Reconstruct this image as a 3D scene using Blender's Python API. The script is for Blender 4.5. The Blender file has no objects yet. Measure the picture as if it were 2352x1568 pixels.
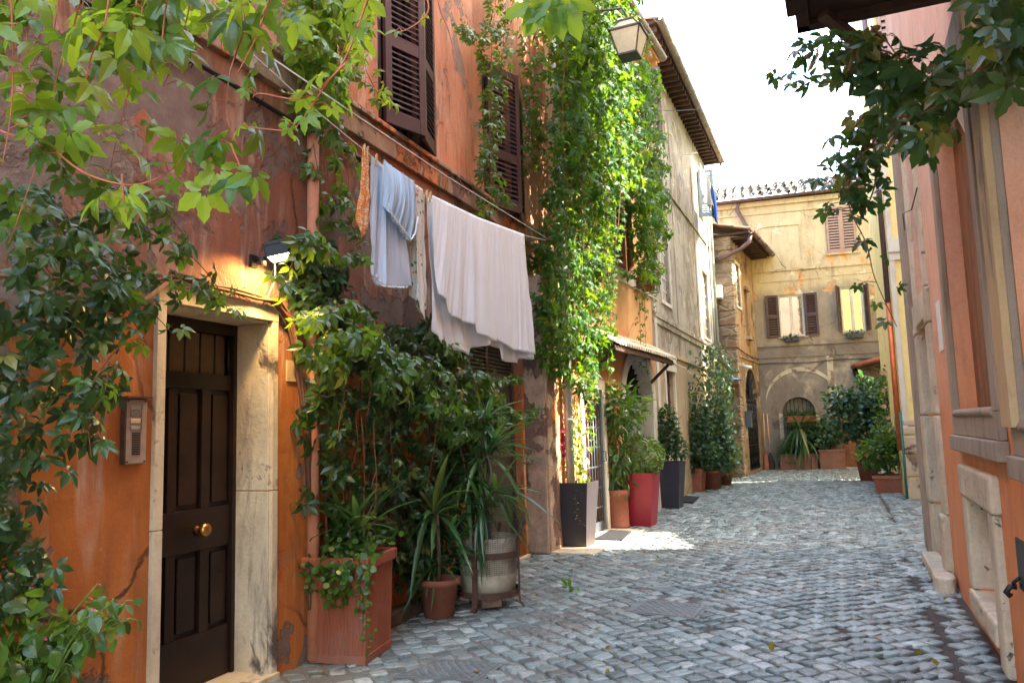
SUNAZ, SUNEL, SKYSTR, EXPO, LAMPW, DN, GTOP, HTOP = 99., 48., .15, 4.0, 6.5, 1.0, 14.0, 12.0
import bpy, bmesh, math, random
import numpy as np
from mathutils import Vector, Matrix
random.seed(7); RNG = np.random.default_rng(7)
sc = bpy.context.scene; COL = sc.collection
R = math.radians
# ------------------------------------------------------------------ camera
IW, IH, FPX, EYE = 2352., 1568., 1790., 1.5
PITCH = math.atan((985 - 784) / FPX); ROLL = R(1.68)
_R0 = np.array([1., 0, 0]); CF = np.array([0, math.cos(PITCH), math.sin(PITCH)]); _U = np.array([0, -math.sin(PITCH), math.cos(PITCH)])
CU = math.cos(ROLL) * _U + math.sin(ROLL) * _R0; CR = math.cos(ROLL) * _R0 - math.sin(ROLL) * _U
CO = np.array([0, 0, EYE])
cd = bpy.data.cameras.new('camera'); cam = bpy.data.objects.new('camera', cd); COL.objects.link(cam)
cd.sensor_width = 36; cd.lens = 36 * FPX / IW; cd.clip_start = 0.05; cd.clip_end = 500
m = Matrix.Identity(4)
for i in range(3):
    m[i][0] = CR[i]; m[i][1] = CU[i]; m[i][2] = -CF[i]; m[i][3] = CO[i]
cam.matrix_world = m; sc.camera = cam
# ------------------------------------------------------------------ light
SUN_AZ, SUN_EL = R(SUNAZ), R(SUNEL)
w = bpy.data.worlds.new('World'); sc.world = w; w.use_nodes = True
nt = w.node_tree; nt.nodes.clear()
out = nt.nodes.new('ShaderNodeOutputWorld'); bg = nt.nodes.new('ShaderNodeBackground'); sky = nt.nodes.new('ShaderNodeTexSky')
sky.sky_type = 'NISHITA'; sky.sun_disc = False; sky.sun_elevation = SUN_EL; sky.sun_rotation = SUN_AZ
sky.air_density = 1.0; sky.dust_density = 2.5; sky.ozone_density = 1.0
tint = nt.nodes.new('ShaderNodeMix'); tint.data_type = 'RGBA'; tint.blend_type = 'MULTIPLY'; tint.inputs[0].default_value = 1
tint.inputs[7].default_value = (1.0, 0.955, 0.86, 1)
nt.links.new(sky.outputs[0], tint.inputs[6]); nt.links.new(tint.outputs[2], bg.inputs[0]); bg.inputs[1].default_value = SKYSTR
nt.links.new(bg.outputs[0], out.inputs[0])
sl = bpy.data.lights.new('sun', 'SUN'); so = bpy.data.objects.new('sun', sl); COL.objects.link(so)
sl.energy = 2.4; sl.angle = R(0.5); sl.color = (1.0, 0.93, 0.80)
sd = Vector((math.sin(SUN_AZ) * math.cos(SUN_EL), math.cos(SUN_AZ) * math.cos(SUN_EL), math.sin(SUN_EL)))
so.rotation_euler = (-sd).to_track_quat('-Z', 'Y').to_euler()
sc.view_settings.view_transform = 'Standard'; sc.view_settings.look = 'None'; sc.view_settings.exposure = EXPO; sc.view_settings.gamma = 1
sc.cycles.max_bounces = 7; sc.cycles.diffuse_bounces = 5; sc.cycles.transparent_max_bounces = 8
# ------------------------------------------------------------------ projection helpers
def ray(x, y): return CR * (x - 1176) / FPX - CU * (y - 784) / FPX + CF
def gnd(x, y):
    d = ray(x, y); return CO + d * (-EYE / d[2])
def at(x, y, dist):
    d = ray(x, y); return CO + d * (dist / (d @ CF))
class Wall:
    def __init__(s, a, az):
        s.a = np.array(a[:2], float); s.az = az
        s.d = np.array([math.sin(az), math.cos(az)]); s.n = np.array([s.d[1], -s.d[0]])
    @classmethod
    def px(c, a, b):
        a = gnd(*a)[:2]; b = gnd(*b)[:2]; d = b - a
        return c(a, math.atan2(d[0], d[1]))
    def uz(s, x, y, off=0):
        d = ray(x, y); t = ((s.a + s.n * off - CO[:2]) @ s.n) / (d[:2] @ s.n); P = CO + d * t
        return float((P[:2] - s.a) @ s.d), float(P[2])
    def w(s, u, n, z): p = s.a + s.d * u + s.n * n; return np.array([p[0], p[1], z])
    def rot(s): return math.pi / 2 - s.az
A = Wall.px((695, 1525), (1213, 1277)); B = Wall.px((1281, 1265), (1518, 1167.6)); C_ = Wall.px((1520, 1167), (1655, 1098))
H = Wall.px((2145, 1270), (2336, 1565)); F = Wall.px((1762, 1078), (1990, 1075)); D = Wall.px((1709, 1095), (1757, 1078))
G = Wall(gnd(2088, 1148), R(112))
# ------------------------------------------------------------------ object helpers
def tag(o, label=None, cat=None, group=None, kind=None):
    if label: o['label'] = label
    if cat: o['category'] = cat
    if group: o['group'] = group
    if kind: o['kind'] = kind
    return o
def empty(name, loc=(0, 0, 0), rz=0, label=None, cat=None, group=None, parent=None):
    o = bpy.data.objects.new(name, None); COL.objects.link(o); o.location = [float(v) for v in loc]; o.rotation_euler = (0, 0, rz); o.empty_display_size = .1
    if parent: o.parent = parent
    return tag(o, label, cat, group)
def wempty(name, W, u=0, n=0, z=0, **k): return empty(name, W.w(u, n, z), W.rot(), **k)
def copy_tree(o, parent=None):
    c = o.copy(); COL.objects.link(c)
    if parent: c.parent = parent
    for ch in list(o.children): copy_tree(ch, c)
    return c
class MB:
    def __init__(s): s.v = []; s.f = []; s.sm = []
    def add(s, vs, fs, smooth=False):
        o = len(s.v); s.v += [tuple(float(c) for c in v) for v in vs]; s.f += [tuple(o + i for i in f) for f in fs]; s.sm += [smooth] * len(fs); return s
    def box(s, x0, x1, y0, y1, z0, z1, M=None):
        vs = [(x, y, z) for z in (z0, z1) for y in (y0, y1) for x in (x0, x1)]
        if M is not None: vs = [tuple(M @ Vector(v)) for v in vs]
        return s.add(vs, [(0, 2, 3, 1), (4, 5, 7, 6), (0, 1, 5, 4), (2, 6, 7, 3), (0, 4, 6, 2), (1, 3, 7, 5)])
    def wb(s, u0, u1, n0, n1, z0, z1): return s.box(min(u0, u1), max(u0, u1), -max(n0, n1), -min(n0, n1), min(z0, z1), max(z0, z1))
    def bar(s, a, b, w, h=None, up=(0, 0, 1)):
        a = Vector(a); b = Vector(b); d = b - a; L = d.length; d.normalize(); up = Vector(up)
        if abs(d.dot(up)) > .99: up = Vector((1, 0, 0))
        x = d.cross(up).normalized(); y = x.cross(d); h = w if h is None else h
        M = Matrix((x, d, y)).transposed().to_4x4(); M.translation = a
        return s.box(-w / 2, w / 2, 0, L, -h / 2, h / 2, M)
    def tube(s, pts, r, n=8, cap=True):
        P = [Vector(p) for p in pts]; rr = r if isinstance(r, (list, tuple)) else [r] * len(P); vs = []; fs = []
        px = None
        for i, p in enumerate(P):
            t = (P[min(i + 1, len(P) - 1)] - P[max(i - 1, 0)]).normalized()
            if px is None:
                px = t.cross(Vector((0, 0, 1)));
                if px.length < .05: px = t.cross(Vector((1, 0, 0)))
            px = (px - t * px.dot(t)).normalized(); py = t.cross(px)
            for k in range(n):
                a = 2 * math.pi * k / n; vs.append(p + (px * math.cos(a) + py * math.sin(a)) * rr[i])
        for i in range(len(P) - 1):
            for k in range(n):
                k2 = (k + 1) % n; fs.append((i * n + k, i * n + k2, (i + 1) * n + k2, (i + 1) * n + k))
        if cap: fs.append(tuple(range(n - 1, -1, -1))); fs.append(tuple((len(P) - 1) * n + k for k in range(n)))
        return s.add(vs, fs, True)
    def lathe(s, prof, n=24, M=None, smooth=True, ribs=0, rib=0):
        vs = []; fs = []
        for (r, z) in prof:
            for k in range(n):
                a = 2 * math.pi * k / n; q = r * (1 + (rib if ribs and k % 2 else 0)); v = Vector((q * math.cos(a), q * math.sin(a), z)); vs.append(M @ v if M else v)
        for i in range(len(prof) - 1):
            for k in range(n):
                k2 = (k + 1) % n; fs.append((i * n + k, i * n + k2, (i + 1) * n + k2, (i + 1) * n + k))
        return s.add(vs, fs, smooth)
    def build(s, name, mat, parent=None, bevel=0, loc=None, solid=0, auto=True):
        me = bpy.data.meshes.new(name); me.from_pydata(s.v, [], s.f)
        me.polygons.foreach_set('use_smooth', s.sm); me.materials.append(mat); me.update()
        o = bpy.data.objects.new(name, me); COL.objects.link(o)
        if parent: o.parent = parent
        if loc is not None: o.location = [float(v) for v in loc]
        if solid: md = o.modifiers.new('s', 'SOLIDIFY'); md.thickness = solid; md.offset = 0
        if bevel: md = o.modifiers.new('b', 'BEVEL'); md.width = bevel; md.segments = 2; md.limit_method = 'ANGLE'; md.angle_limit = R(50)
        return o
# ------------------------------------------------------------------ material helpers
class NM:
    def __init__(s, name):
        s.m = bpy.data.materials.new(name); s.m.use_nodes = True; s.t = s.m.node_tree; s.n = s.t.nodes; s.n.clear()
        s.out = s.n.new('ShaderNodeOutputMaterial'); s.b = s.n.new('ShaderNodeBsdfPrincipled'); s.t.links.new(s.b.outputs[0], s.out.inputs[0])
        s.tc = s.n.new('ShaderNodeTexCoord')
    def set(s, sock, v):
        if isinstance(v, bpy.types.NodeSocket): s.t.links.new(v, sock)
        elif isinstance(v, (tuple, list)) and len(v) == 3 and sock.type == 'RGBA': sock.default_value = (*v, 1)
        else: sock.default_value = v
    def vec(s, scale=(1, 1, 1), off=(0, 0, 0), src='Object'):
        mp = s.n.new('ShaderNodeMapping'); s.t.links.new(s.tc.outputs[src], mp.inputs[0]); mp.inputs['Scale'].default_value = scale; mp.inputs['Location'].default_value = off; return mp.outputs[0]
    def noise(s, scale, detail=4, rough=.55, vec=None, dist=0, out='Fac'):
        k = s.n.new('ShaderNodeTexNoise'); k.inputs['Scale'].default_value = scale; k.inputs['Detail'].default_value = detail; k.inputs['Roughness'].default_value = rough; k.inputs['Distortion'].default_value = dist
        s.t.links.new(vec if vec is not None else s.vec(), k.inputs['Vector']); return k.outputs[0 if out == 'Fac' else 1]
    def ramp(s, v, a, b, mode='LINEAR'):
        k = s.n.new('ShaderNodeMapRange'); s.set(k.inputs[0], v); k.inputs[1].default_value = a; k.inputs[2].default_value = b; k.interpolation_type = 'SMOOTHSTEP' if mode == 'S' else 'LINEAR'; return k.outputs[0]
    def math(s, op, a, b=0):
        k = s.n.new('ShaderNodeMath'); k.operation = op; s.set(k.inputs[0], a); s.set(k.inputs[1], b); return k.outputs[0]
    def mix(s, f, a, b, mode='MIX'):
        k = s.n.new('ShaderNodeMix'); k.data_type = 'RGBA'; k.blend_type = mode; s.set(k.inputs[0], f); s.set(k.inputs[6], a); s.set(k.inputs[7], b); return k.outputs[2]
    def sep(s, v=None):
        k = s.n.new('ShaderNodeSeparateXYZ'); s.t.links.new(v if v is not None else s.tc.outputs['Object'], k.inputs[0]); return k.outputs
    def attr(s, name):
        k = s.n.new('ShaderNodeAttribute'); k.attribute_name = name; return k
    def bump(s, h, strength=.3, dist=.01, prev=None):
        k = s.n.new('ShaderNodeBump'); k.inputs['Strength'].default_value = strength; k.inputs['Distance'].default_value = dist; s.set(k.inputs['Height'], h)
        if prev is not None: s.t.links.new(prev, k.inputs['Normal'])
        s.t.links.new(k.outputs[0], s.b.inputs['Normal']); return k.outputs[0]
    def fin(s, col=None, rough=.8, metal=0, spec=.3):
        if col is not None: s.set(s.b.inputs['Base Color'], col)
        s.set(s.b.inputs['Roughness'], rough); s.b.inputs['Metallic'].default_value = metal; s.b.inputs['Specular IOR Level'].default_value = spec; return s.m
def simple(name, col, rough=.6, metal=0, var=.25, scale=8, bump=.15, spec=.4, dirt=None, streak=0):
    k = NM(name); n1 = k.noise(scale, 6, .65); dark = tuple(c * (1 - var) for c in col); lite = tuple(min(1, c * (1 + var)) for c in col)
    c = k.mix(k.ramp(n1, .3, .7), dark, lite)
    if dirt: c = k.mix(k.ramp(k.noise(scale * .35, 7, .7, k.vec((1, 1, 1), (5, 3, 1))), .52, .68), c, dirt)
    if streak: c = k.mix(k.ramp(k.noise(scale, 4, .6, k.vec((1, 1, .12), (2, 2, 9))), .5, .75), c, tuple(x * (1 - streak) for x in col))
    if bump: k.bump(k.noise(scale * 9, 5, .7), bump, .004)
    return k.fin(c, k.ramp(k.noise(scale * 2, 3), -.4, 1.4) if False else rough, metal, spec)
def stucco(name, zones, patches=(), streaks=(), fine=.25, grain=60, rough=.9, bump=.5, cracks=True):
    """zones: [(z, soft, colA, colB)], patches: [(col, noise scale, lo, hi, offset, zlo, zhi)], streaks: [(col, amount, lo, hi, off)]"""
    k = NM(name); xyz = k.sep(); wob = k.math('SUBTRACT', k.noise(.9, 5, .6, k.vec((1, 1, 1), (3, 1, 7))), .5)
    zz = k.math('ADD', xyz[2], k.math('MULTIPLY', wob, 1.3)); col = None
    big = k.ramp(k.noise(1.1, 6, .6), .36, .64); h = 0
    for (z, soft, ca, cb) in zones:
        c = k.mix(big, ca, cb)
        col = c if col is None else k.mix(k.ramp(zz, z - soft, z + soft, 'S'), col, c)
    for (sc_, amt, lo, hi, off) in streaks:
        f = k.ramp(k.noise(3.2, 5, .65, k.vec((1.7, 1.7, .24), (off, off, off)), 1.1), lo, hi); col = k.mix(k.math('MULTIPLY', k.math('MULTIPLY', f, amt), k.ramp(k.noise(1.3, 5, .6, k.vec((1, 1, 1), (off, 2, off))), .35, .6)), col, sc_)
    hsum = None
    for (pc, s_, lo, hi, off, zl, zh) in patches:
        f = k.ramp(k.noise(s_, 9, .62, k.vec((1, 1, .8), (off, off * .7, off * .3)), .35), lo, hi)
        f = k.math('MULTIPLY', f, k.ramp(zz, zl, zl + .3)); f = k.math('MULTIPLY', f, k.ramp(zz, zh, zh - .3))
        pn = k.mix(k.ramp(k.noise(7, 8, .75), .3, .7), tuple(c * .62 for c in pc), tuple(min(1, c * 1.3) for c in pc))
        col = k.mix(f, col, pn); hsum = f if hsum is None else k.math('ADD', hsum, f)
    g = k.ramp(k.noise(grain, 6, .75), .25, .8); col = k.mix(k.math('MULTIPLY', g, fine), col, k.mix(.5, col, (.03, .02, .015)))
    blot = k.ramp(k.noise(4, 8, .75, k.vec((1, 1, .6), (9, 9, 9))), .48, .7); col = k.mix(k.math('MULTIPLY', blot, .5), col, k.mix(.45, col, (.05, .04, .035)))
    p = k.bump(k.noise(grain * .8, 6, .7), min(1, bump * 1.1), .006)
    p = k.bump(k.noise(5, 7, .65), bump, .02, p)
    if hsum is not None: p = k.bump(k.math('MULTIPLY', hsum, -1.0), bump * 1.4, .012, p)
    if cracks:
        v = k.n.new('ShaderNodeTexVoronoi'); v.feature = 'DISTANCE_TO_EDGE'; v.inputs['Scale'].default_value = .9
        wv = k.n.new('ShaderNodeMix'); wv.data_type = 'RGBA'; wv.inputs[0].default_value = .22; k.t.links.new(k.vec(), wv.inputs[6]); k.t.links.new(k.noise(2.2, 6, .6, None, 0, 'Color'), wv.inputs[7])
        k.t.links.new(wv.outputs[2], v.inputs['Vector'])
        cr = k.math('MULTIPLY', k.ramp(v.outputs[0], .012, .002), k.ramp(k.noise(.7, 3, .5, k.vec((1, 1, 1), (4, 4, 4))), .5, .6))
        col = k.mix(k.math('MULTIPLY', cr, .75), col, (.06, .035, .02)); p = k.bump(k.math('MULTIPLY', cr, -1), .8, .01, p)
    chip = k.math('MULTIPLY', k.ramp(k.noise(16, 5, .6, k.vec((1, 1, 1), (6, 1, 2))), .66, .68), k.ramp(k.noise(1.6, 3, .5, k.vec((1, 1, 1), (1, 8, 2))), .5, .58)); col = k.mix(k.math('MULTIPLY', chip, .7), col, (.42, .30, .2)); p = k.bump(k.math('MULTIPLY', chip, -1), .8, .008, p)
    return k.fin(col, rough, 0, .2)
# ------------------------------------------------------------------ foliage
def leaflet(L, Wd, segs, fold=.18, droop=.25, serr=0, base=(0, 0, 0), ang=0, tilt=0, wave=0):
    V = []; Fc = []; ca, sa = math.cos(ang), math.sin(ang)
    def put(x, y, z):
        z -= tilt * x; V.append((base[0] + ca * x - sa * y, base[1] + sa * x + ca * y, base[2] + z)); return len(V) - 1
    prev = [put(0, 0, 0)]
    for i in range(1, segs + 1):
        t = i / segs; z = -droop * L * t * t + wave * L * math.sin(t * 7)
        if i == segs: cur = [put(L, 0, -droop * L)]
        else:
            wv = Wd * (math.sin(math.pi * t ** .85) ** .8) * (1 + (serr if i % 2 else -serr)); cur = [put(L * t, wv, z + fold * wv), put(L * t, 0, z), put(L * t, -wv, z + fold * wv)]
        if len(prev) == 1 and len(cur) == 3: Fc += [(prev[0], cur[1], cur[0]), (prev[0], cur[2], cur[1])]
        elif len(prev) == 3 and len(cur) == 3: Fc += [(prev[0], prev[1], cur[1], cur[0]), (prev[1], prev[2], cur[2], cur[1])]
        elif len(cur) == 1 and len(prev) == 3: Fc += [(prev[0], prev[1], cur[0]), (prev[1], prev[2], cur[0])]
        prev = cur
    return V, Fc
def join(parts):
    V = []; Fc = []
    for v, f in parts: o = len(V); V += v; Fc += [tuple(o + i for i in q) for q in f]
    return np.array(V), Fc
def palm(segs, serr=0, k=5):
    """Virginia-creeper leaf: leaflets fan from the origin towards +X (the tip side)."""
    p = []; spec = {5: [(0, 1), (.95, .9), (-.95, .9), (1.9, .62), (-1.9, .62)], 3: [(0, 1), (1.05, .85), (-1.05, .85)]}[k]
    for a, s in spec:
        s = s * random.uniform(.82, 1.08)
        p.append(leaflet(s * .92, .215 * s + .015, segs, random.uniform(.08, .4), random.uniform(.1, .55), serr, (.1 * math.cos(a), .1 * math.sin(a), 0), a + random.uniform(-.1, .1), random.uniform(-.05, .25)))
    return join(p)
TPL = {
    'palm': [palm(3) for _ in range(4)], 'palmhi': [palm(7, .13) for _ in range(5)], 'palmmid': [palm(5, .1) for _ in range(5)],
    'ovate': [join([leaflet(1, .33, 4, .15, d, 0)]) for d in (.1, .3, .5)], 'ovatehi': [join([leaflet(1, .34, 7, .14, d, .05, wave=.015)]) for d in (.1, .3, .5)],
    'small': [join([leaflet(1, .36, 2, .2, .1)])], 'thin': [join([leaflet(1, .13, 3, .15, d)]) for d in (.2, .5)],
    'round': [join([leaflet(1, .5, 4, .06, .1), ])],
    'strap': [join([leaflet(1, .045, 8, .5, d)]) for d in (.25, .6, 1.1)],
    'flower': [join([leaflet(.5, .25, 3, .1, -.3, base=(0, 0, 0), ang=a) for a in (0, 1.26, 2.5, 3.8, 5.0)])],
}
class Leaves:
    def __init__(s): s.I = {}
    def add(s, kind, pos, tip, nor, size, rnd=None):
        T = TPL[kind]; s.I.setdefault((kind, random.randrange(len(T))), []).append((*pos, *tip, *nor, size, random.random() if rnd is None else rnd))
    def n(s): return sum(len(v) for v in s.I.values())
    def build(s, name, mat, parent=None):
        VV = []; L = []; S = []; RN = []; off = 0
        for (kind, j), rows in s.I.items():
            tv, tf = TPL[kind][j]; a = np.array(rows, dtype=np.float64); n = len(a)
            x = a[:, 3:6]; x /= np.linalg.norm(x, axis=1)[:, None] + 1e-9
            z = a[:, 6:9] - x * np.sum(a[:, 6:9] * x, axis=1)[:, None]; z /= np.linalg.norm(z, axis=1)[:, None] + 1e-9
            y = np.cross(z, x)
            P = a[:, None, 0:3] + a[:, 9][:, None, None] * (tv[None, :, 0:1] * x[:, None, :] + tv[None, :, 1:2] * y[:, None, :] + tv[None, :, 2:3] * z[:, None, :])
            VV.append(P.reshape(-1, 3)); RN.append(np.repeat(a[:, 10], len(tv)))
            fl = np.array([i for f in tf for i in f]); fs = np.array([len(f) for f in tf])
            L.append((fl[None, :] + (np.arange(n) * len(tv))[:, None] + off).reshape(-1)); S.append(np.tile(fs, n)); off += n * len(tv)
        V = np.concatenate(VV); L = np.concatenate(L); S = np.concatenate(S)
        me = bpy.data.meshes.new(name); me.vertices.add(len(V)); me.vertices.foreach_set('co', V.astype(np.float32).reshape(-1))
        me.loops.add(len(L)); me.loops.foreach_set('vertex_index', L.astype(np.int32)); me.polygons.add(len(S))
        me.polygons.foreach_set('loop_start', (np.cumsum(S) - S).astype(np.int32)); me.polygons.foreach_set('loop_total', S.astype(np.int32))
        me.update(calc_edges=True); me.polygons.foreach_set('use_smooth', [False] * len(S))
        at_ = me.attributes.new('rnd', 'FLOAT', 'POINT'); at_.data.foreach_set('value', np.concatenate(RN).astype(np.float32)); me.materials.append(mat)
        o = bpy.data.objects.new(name, me); COL.objects.link(o)
        if parent: o.parent = parent
        return o
def leafmat(name, cols, trans=(.25, .45, .03), tw=.35, rough=.33, spec=.5):
    k = NM(name); a = k.attr('rnd'); cr = k.n.new('ShaderNodeValToRGB'); el = cr.color_ramp.elements
    for i, c in enumerate(cols):
        e = el[i] if i < 2 else el.new(.5); e.position = i / max(1, len(cols) - 1)
        e.color = (*c, 1)
    if len(cols) == 3 and 'petal' not in name: el[2].position = .9; el[1].position = .5; q = el.new(.985); q.color = (.18, .16, .03, 1)
    k.t.links.new(a.outputs['Fac'], cr.inputs[0]); c = k.mix(k.math('MULTIPLY', k.ramp(k.noise(30, 4), .35, .7), .3), cr.outputs[0], (.03, .05, .012))
    k.fin(c, rough, 0, spec); tr = k.n.new('ShaderNodeBsdfTranslucent'); k.set(tr.inputs[0], k.mix(.75, cr.outputs[0], trans)); ms = k.n.new('ShaderNodeMixShader'); ms.inputs[0].default_value = tw
    k.t.links.new(k.b.outputs[0], ms.inputs[1]); k.t.links.new(tr.outputs[0], ms.inputs[2]); k.t.links.new(ms.outputs[0], k.out.inputs[0]); return k.m
ML = {
    'dark': leafmat('leaf_dark', [(.008, .028, .013), (.016, .05, .018), (.03, .08, .022)], (.16, .34, .02), .3),
    'mid': leafmat('leaf_mid', [(.015, .05, .014), (.035, .10, .02), (.075, .16, .025)], (.3, .5, .02), .38),
    'ivy': leafmat('leaf_ivy', [(.008, .042, .012), (.016, .075, .014), (.045, .13, .014)], (.28, .5, .01), .34, .5, .22),
    'light': leafmat('leaf_light', [(.045, .13, .03), (.10, .23, .03), (.22, .32, .03)], (.55, .75, .03), .5),
    'blue': leafmat('leaf_blue', [(.012, .045, .03), (.03, .085, .05), (.06, .14, .06)], (.15, .32, .05), .25, .38),
    'box': leafmat('leaf_box', [(.04, .10, .012), (.10, .20, .02), (.17, .26, .03)], (.3, .42, .03), .3),
    'strap': leafmat('leaf_strap', [(.015, .05, .018), (.03, .09, .03), (.07, .15, .04)], (.2, .4, .05), .25, .35),
    'pink': leafmat('petal_pink', [(.45, .02, .10), (.6, .08, .22)], (.7, .08, .2), .3), 'rose': leafmat('petal_rose', [(.7, .4, .25), (.8, .5, .35)], (.9, .5, .3), .3),
    'autumn': leafmat('leaf_autumn', [(.12, .14, .02), (.28, .22, .03), (.3, .10, .03)], (.5, .35, .04), .4),
}
M_stem = simple('vine_stem', (.16, .07, .035), .8, scale=30); M_stemred = simple('vine_stem_red', (.42, .13, .07), .6, scale=30); M_bark = simple('bark', (.13, .085, .055), .9, scale=20, bump=.4)
def inpoly(x, y, P):
    c = False; j = len(P) - 1
    for i in range(len(P)):
        if (P[i][1] > y) != (P[j][1] > y) and x < (P[j][0] - P[i][0]) * (y - P[i][1]) / (P[j][1] - P[i][1] + 1e-12) + P[i][0]: c = not c
        j = i
    return c
def vnoise(x, y, s):
    return (math.sin(x * 2.3 + s) * math.cos(y * 1.9 - s * 2) + math.sin(x * 5.1 + y * 3.7 + s * 3) * .6 + math.cos(y * 7.3 - x * 4.1 + s) * .4) / 2
RN3 = lambda s=1.: np.array([random.gauss(0, s), random.gauss(0, s), random.gauss(0, s)])
def wallleaf(Lv, W, u, n, z, kind, size, out=.75, up=.45, spread=.45, down=1.0, sdir=None):
    wn = np.array([W.n[0], W.n[1], 0]); nor = wn * out + np.array([0, 0, up]) + RN3(spread); nor /= np.linalg.norm(nor)
    tip = np.array([0, 0, -down]) + wn * .35 + RN3(.55)
    Lv.add(kind, W.w(u, n, z), tip, nor, size * random.uniform(.65, 1.2))
def scatter(Lv, W, poly, n, kind, size, n0=.03, n1=.25, gap=-2, seed=0, offref=None, **k):
    """leaves hung inside a region of a wall; the outline is read once on the plane standing offref in front of it"""
    off = (n0 + n1) / 2 if offref is None else offref; P = [W.uz(x, y, off) for x, y in poly]; us = [p[0] for p in P]; zs = [p[1] for p in P]; c = 0; t = 0
    while c < n and t < n * 30:
        t += 1; u = random.uniform(min(us), max(us)); z = random.uniform(min(zs), max(zs))
        if not inpoly(u, z, P) or vnoise(u * 1.6, z * 1.6, seed) < gap: continue
        q = random.random() ** .8; wallleaf(Lv, W, u, n0 + (n1 - n0) * q, z, kind, size, **k); c += 1
def strand(Lv, pts, kind, size, per, stem=None, r=.004, spread=.06, taper=.5, nor=None, out=None):
    """a hanging shoot: pts are world points; leaves alternate along it"""
    P = [np.array(p, float) for p in pts]; seg = [np.linalg.norm(P[i + 1] - P[i]) for i in range(len(P) - 1)]; T = sum(seg); n = max(2, int(T * per))
    # smooth (Catmull-Rom)
    Q = []
    for i in range(len(P) - 1):
        p0, p1, p2, p3 = P[max(i - 1, 0)], P[i], P[i + 1], P[min(i + 2, len(P) - 1)]
        for t in np.linspace(0, 1, 6, endpoint=False): Q.append(.5 * ((2 * p1) + (-p0 + p2) * t + (2 * p0 - 5 * p1 + 4 * p2 - p3) * t * t + (-p0 + 3 * p1 - 3 * p2 + p3) * t ** 3))
    Q.append(P[-1])
    if stem is not None: stem.tube(Q, [r * (1 - .6 * i / len(Q)) for i in range(len(Q))], 5)
    for i in range(n):
        f = (i + random.random()) / n * (len(Q) - 1); a = int(f); p = Q[a] + (Q[min(a + 1, len(Q) - 1)] - Q[a]) * (f - a)
        s = size * (1 - taper * (i / n)) * random.uniform(.75, 1.15); sd = RN3(1); sd[2] = abs(sd[2]) * .2; sd /= np.linalg.norm(sd)
        q = p + sd * spread * random.uniform(.4, 1.2); nn = (np.array([0, -.35, .75]) if nor is None else np.array(nor)) + RN3(.4)
        tip = sd * .7 + np.array([0, 0, -.75]) + RN3(.3)
        Lv.add(kind, q, tip, nn, s)
        if stem is not None and random.random() < .5: stem.tube([p, (p + q) / 2 + np.array([0, 0, .012]), q], r * .4, 4, False)
def wobble(a, b, n, amp):
    a = np.array(a, float); b = np.array(b, float); o = [a]
    for i in range(1, n): o.append(a + (b - a) * i / n + RN3(amp))
    return o + [b]
def ball(Lv, c, rad, n, kind, size, shell=.55, up=.5, seed=0, lump=.35):
    c = np.array(c, float); rad = np.array(rad, float)
    for _ in range(n):
        d = RN3(1); d /= np.linalg.norm(d); k = 1 + lump * vnoise(d[0] * 2 + c[0], d[2] * 2 + d[1] * 1.7, seed)
        r = (shell + (1 - shell) * random.random() ** .7) * k; p = c + d * rad * r
        Lv.add(kind, p, d * .8 + RN3(.5) + np.array([0, 0, -.1]), d * .7 + np.array([0, 0, up]) + RN3(.4), size * random.uniform(.6, 1.2))
def rosette(Lv, c, n, L, kind='strap', up=(.15, 1.3)):
    for i in range(n):
        a = random.uniform(0, 2 * math.pi); e = random.uniform(*up); t = np.array([math.cos(a) * math.cos(e), math.sin(a) * math.cos(e), math.sin(e)])
        Lv.add(kind, np.array(c) + RN3(.02), t, np.array([-math.cos(a) * math.sin(e), -math.sin(a) * math.sin(e), math.cos(e)]) + RN3(.15), L * random.uniform(.6, 1.1))
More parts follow.
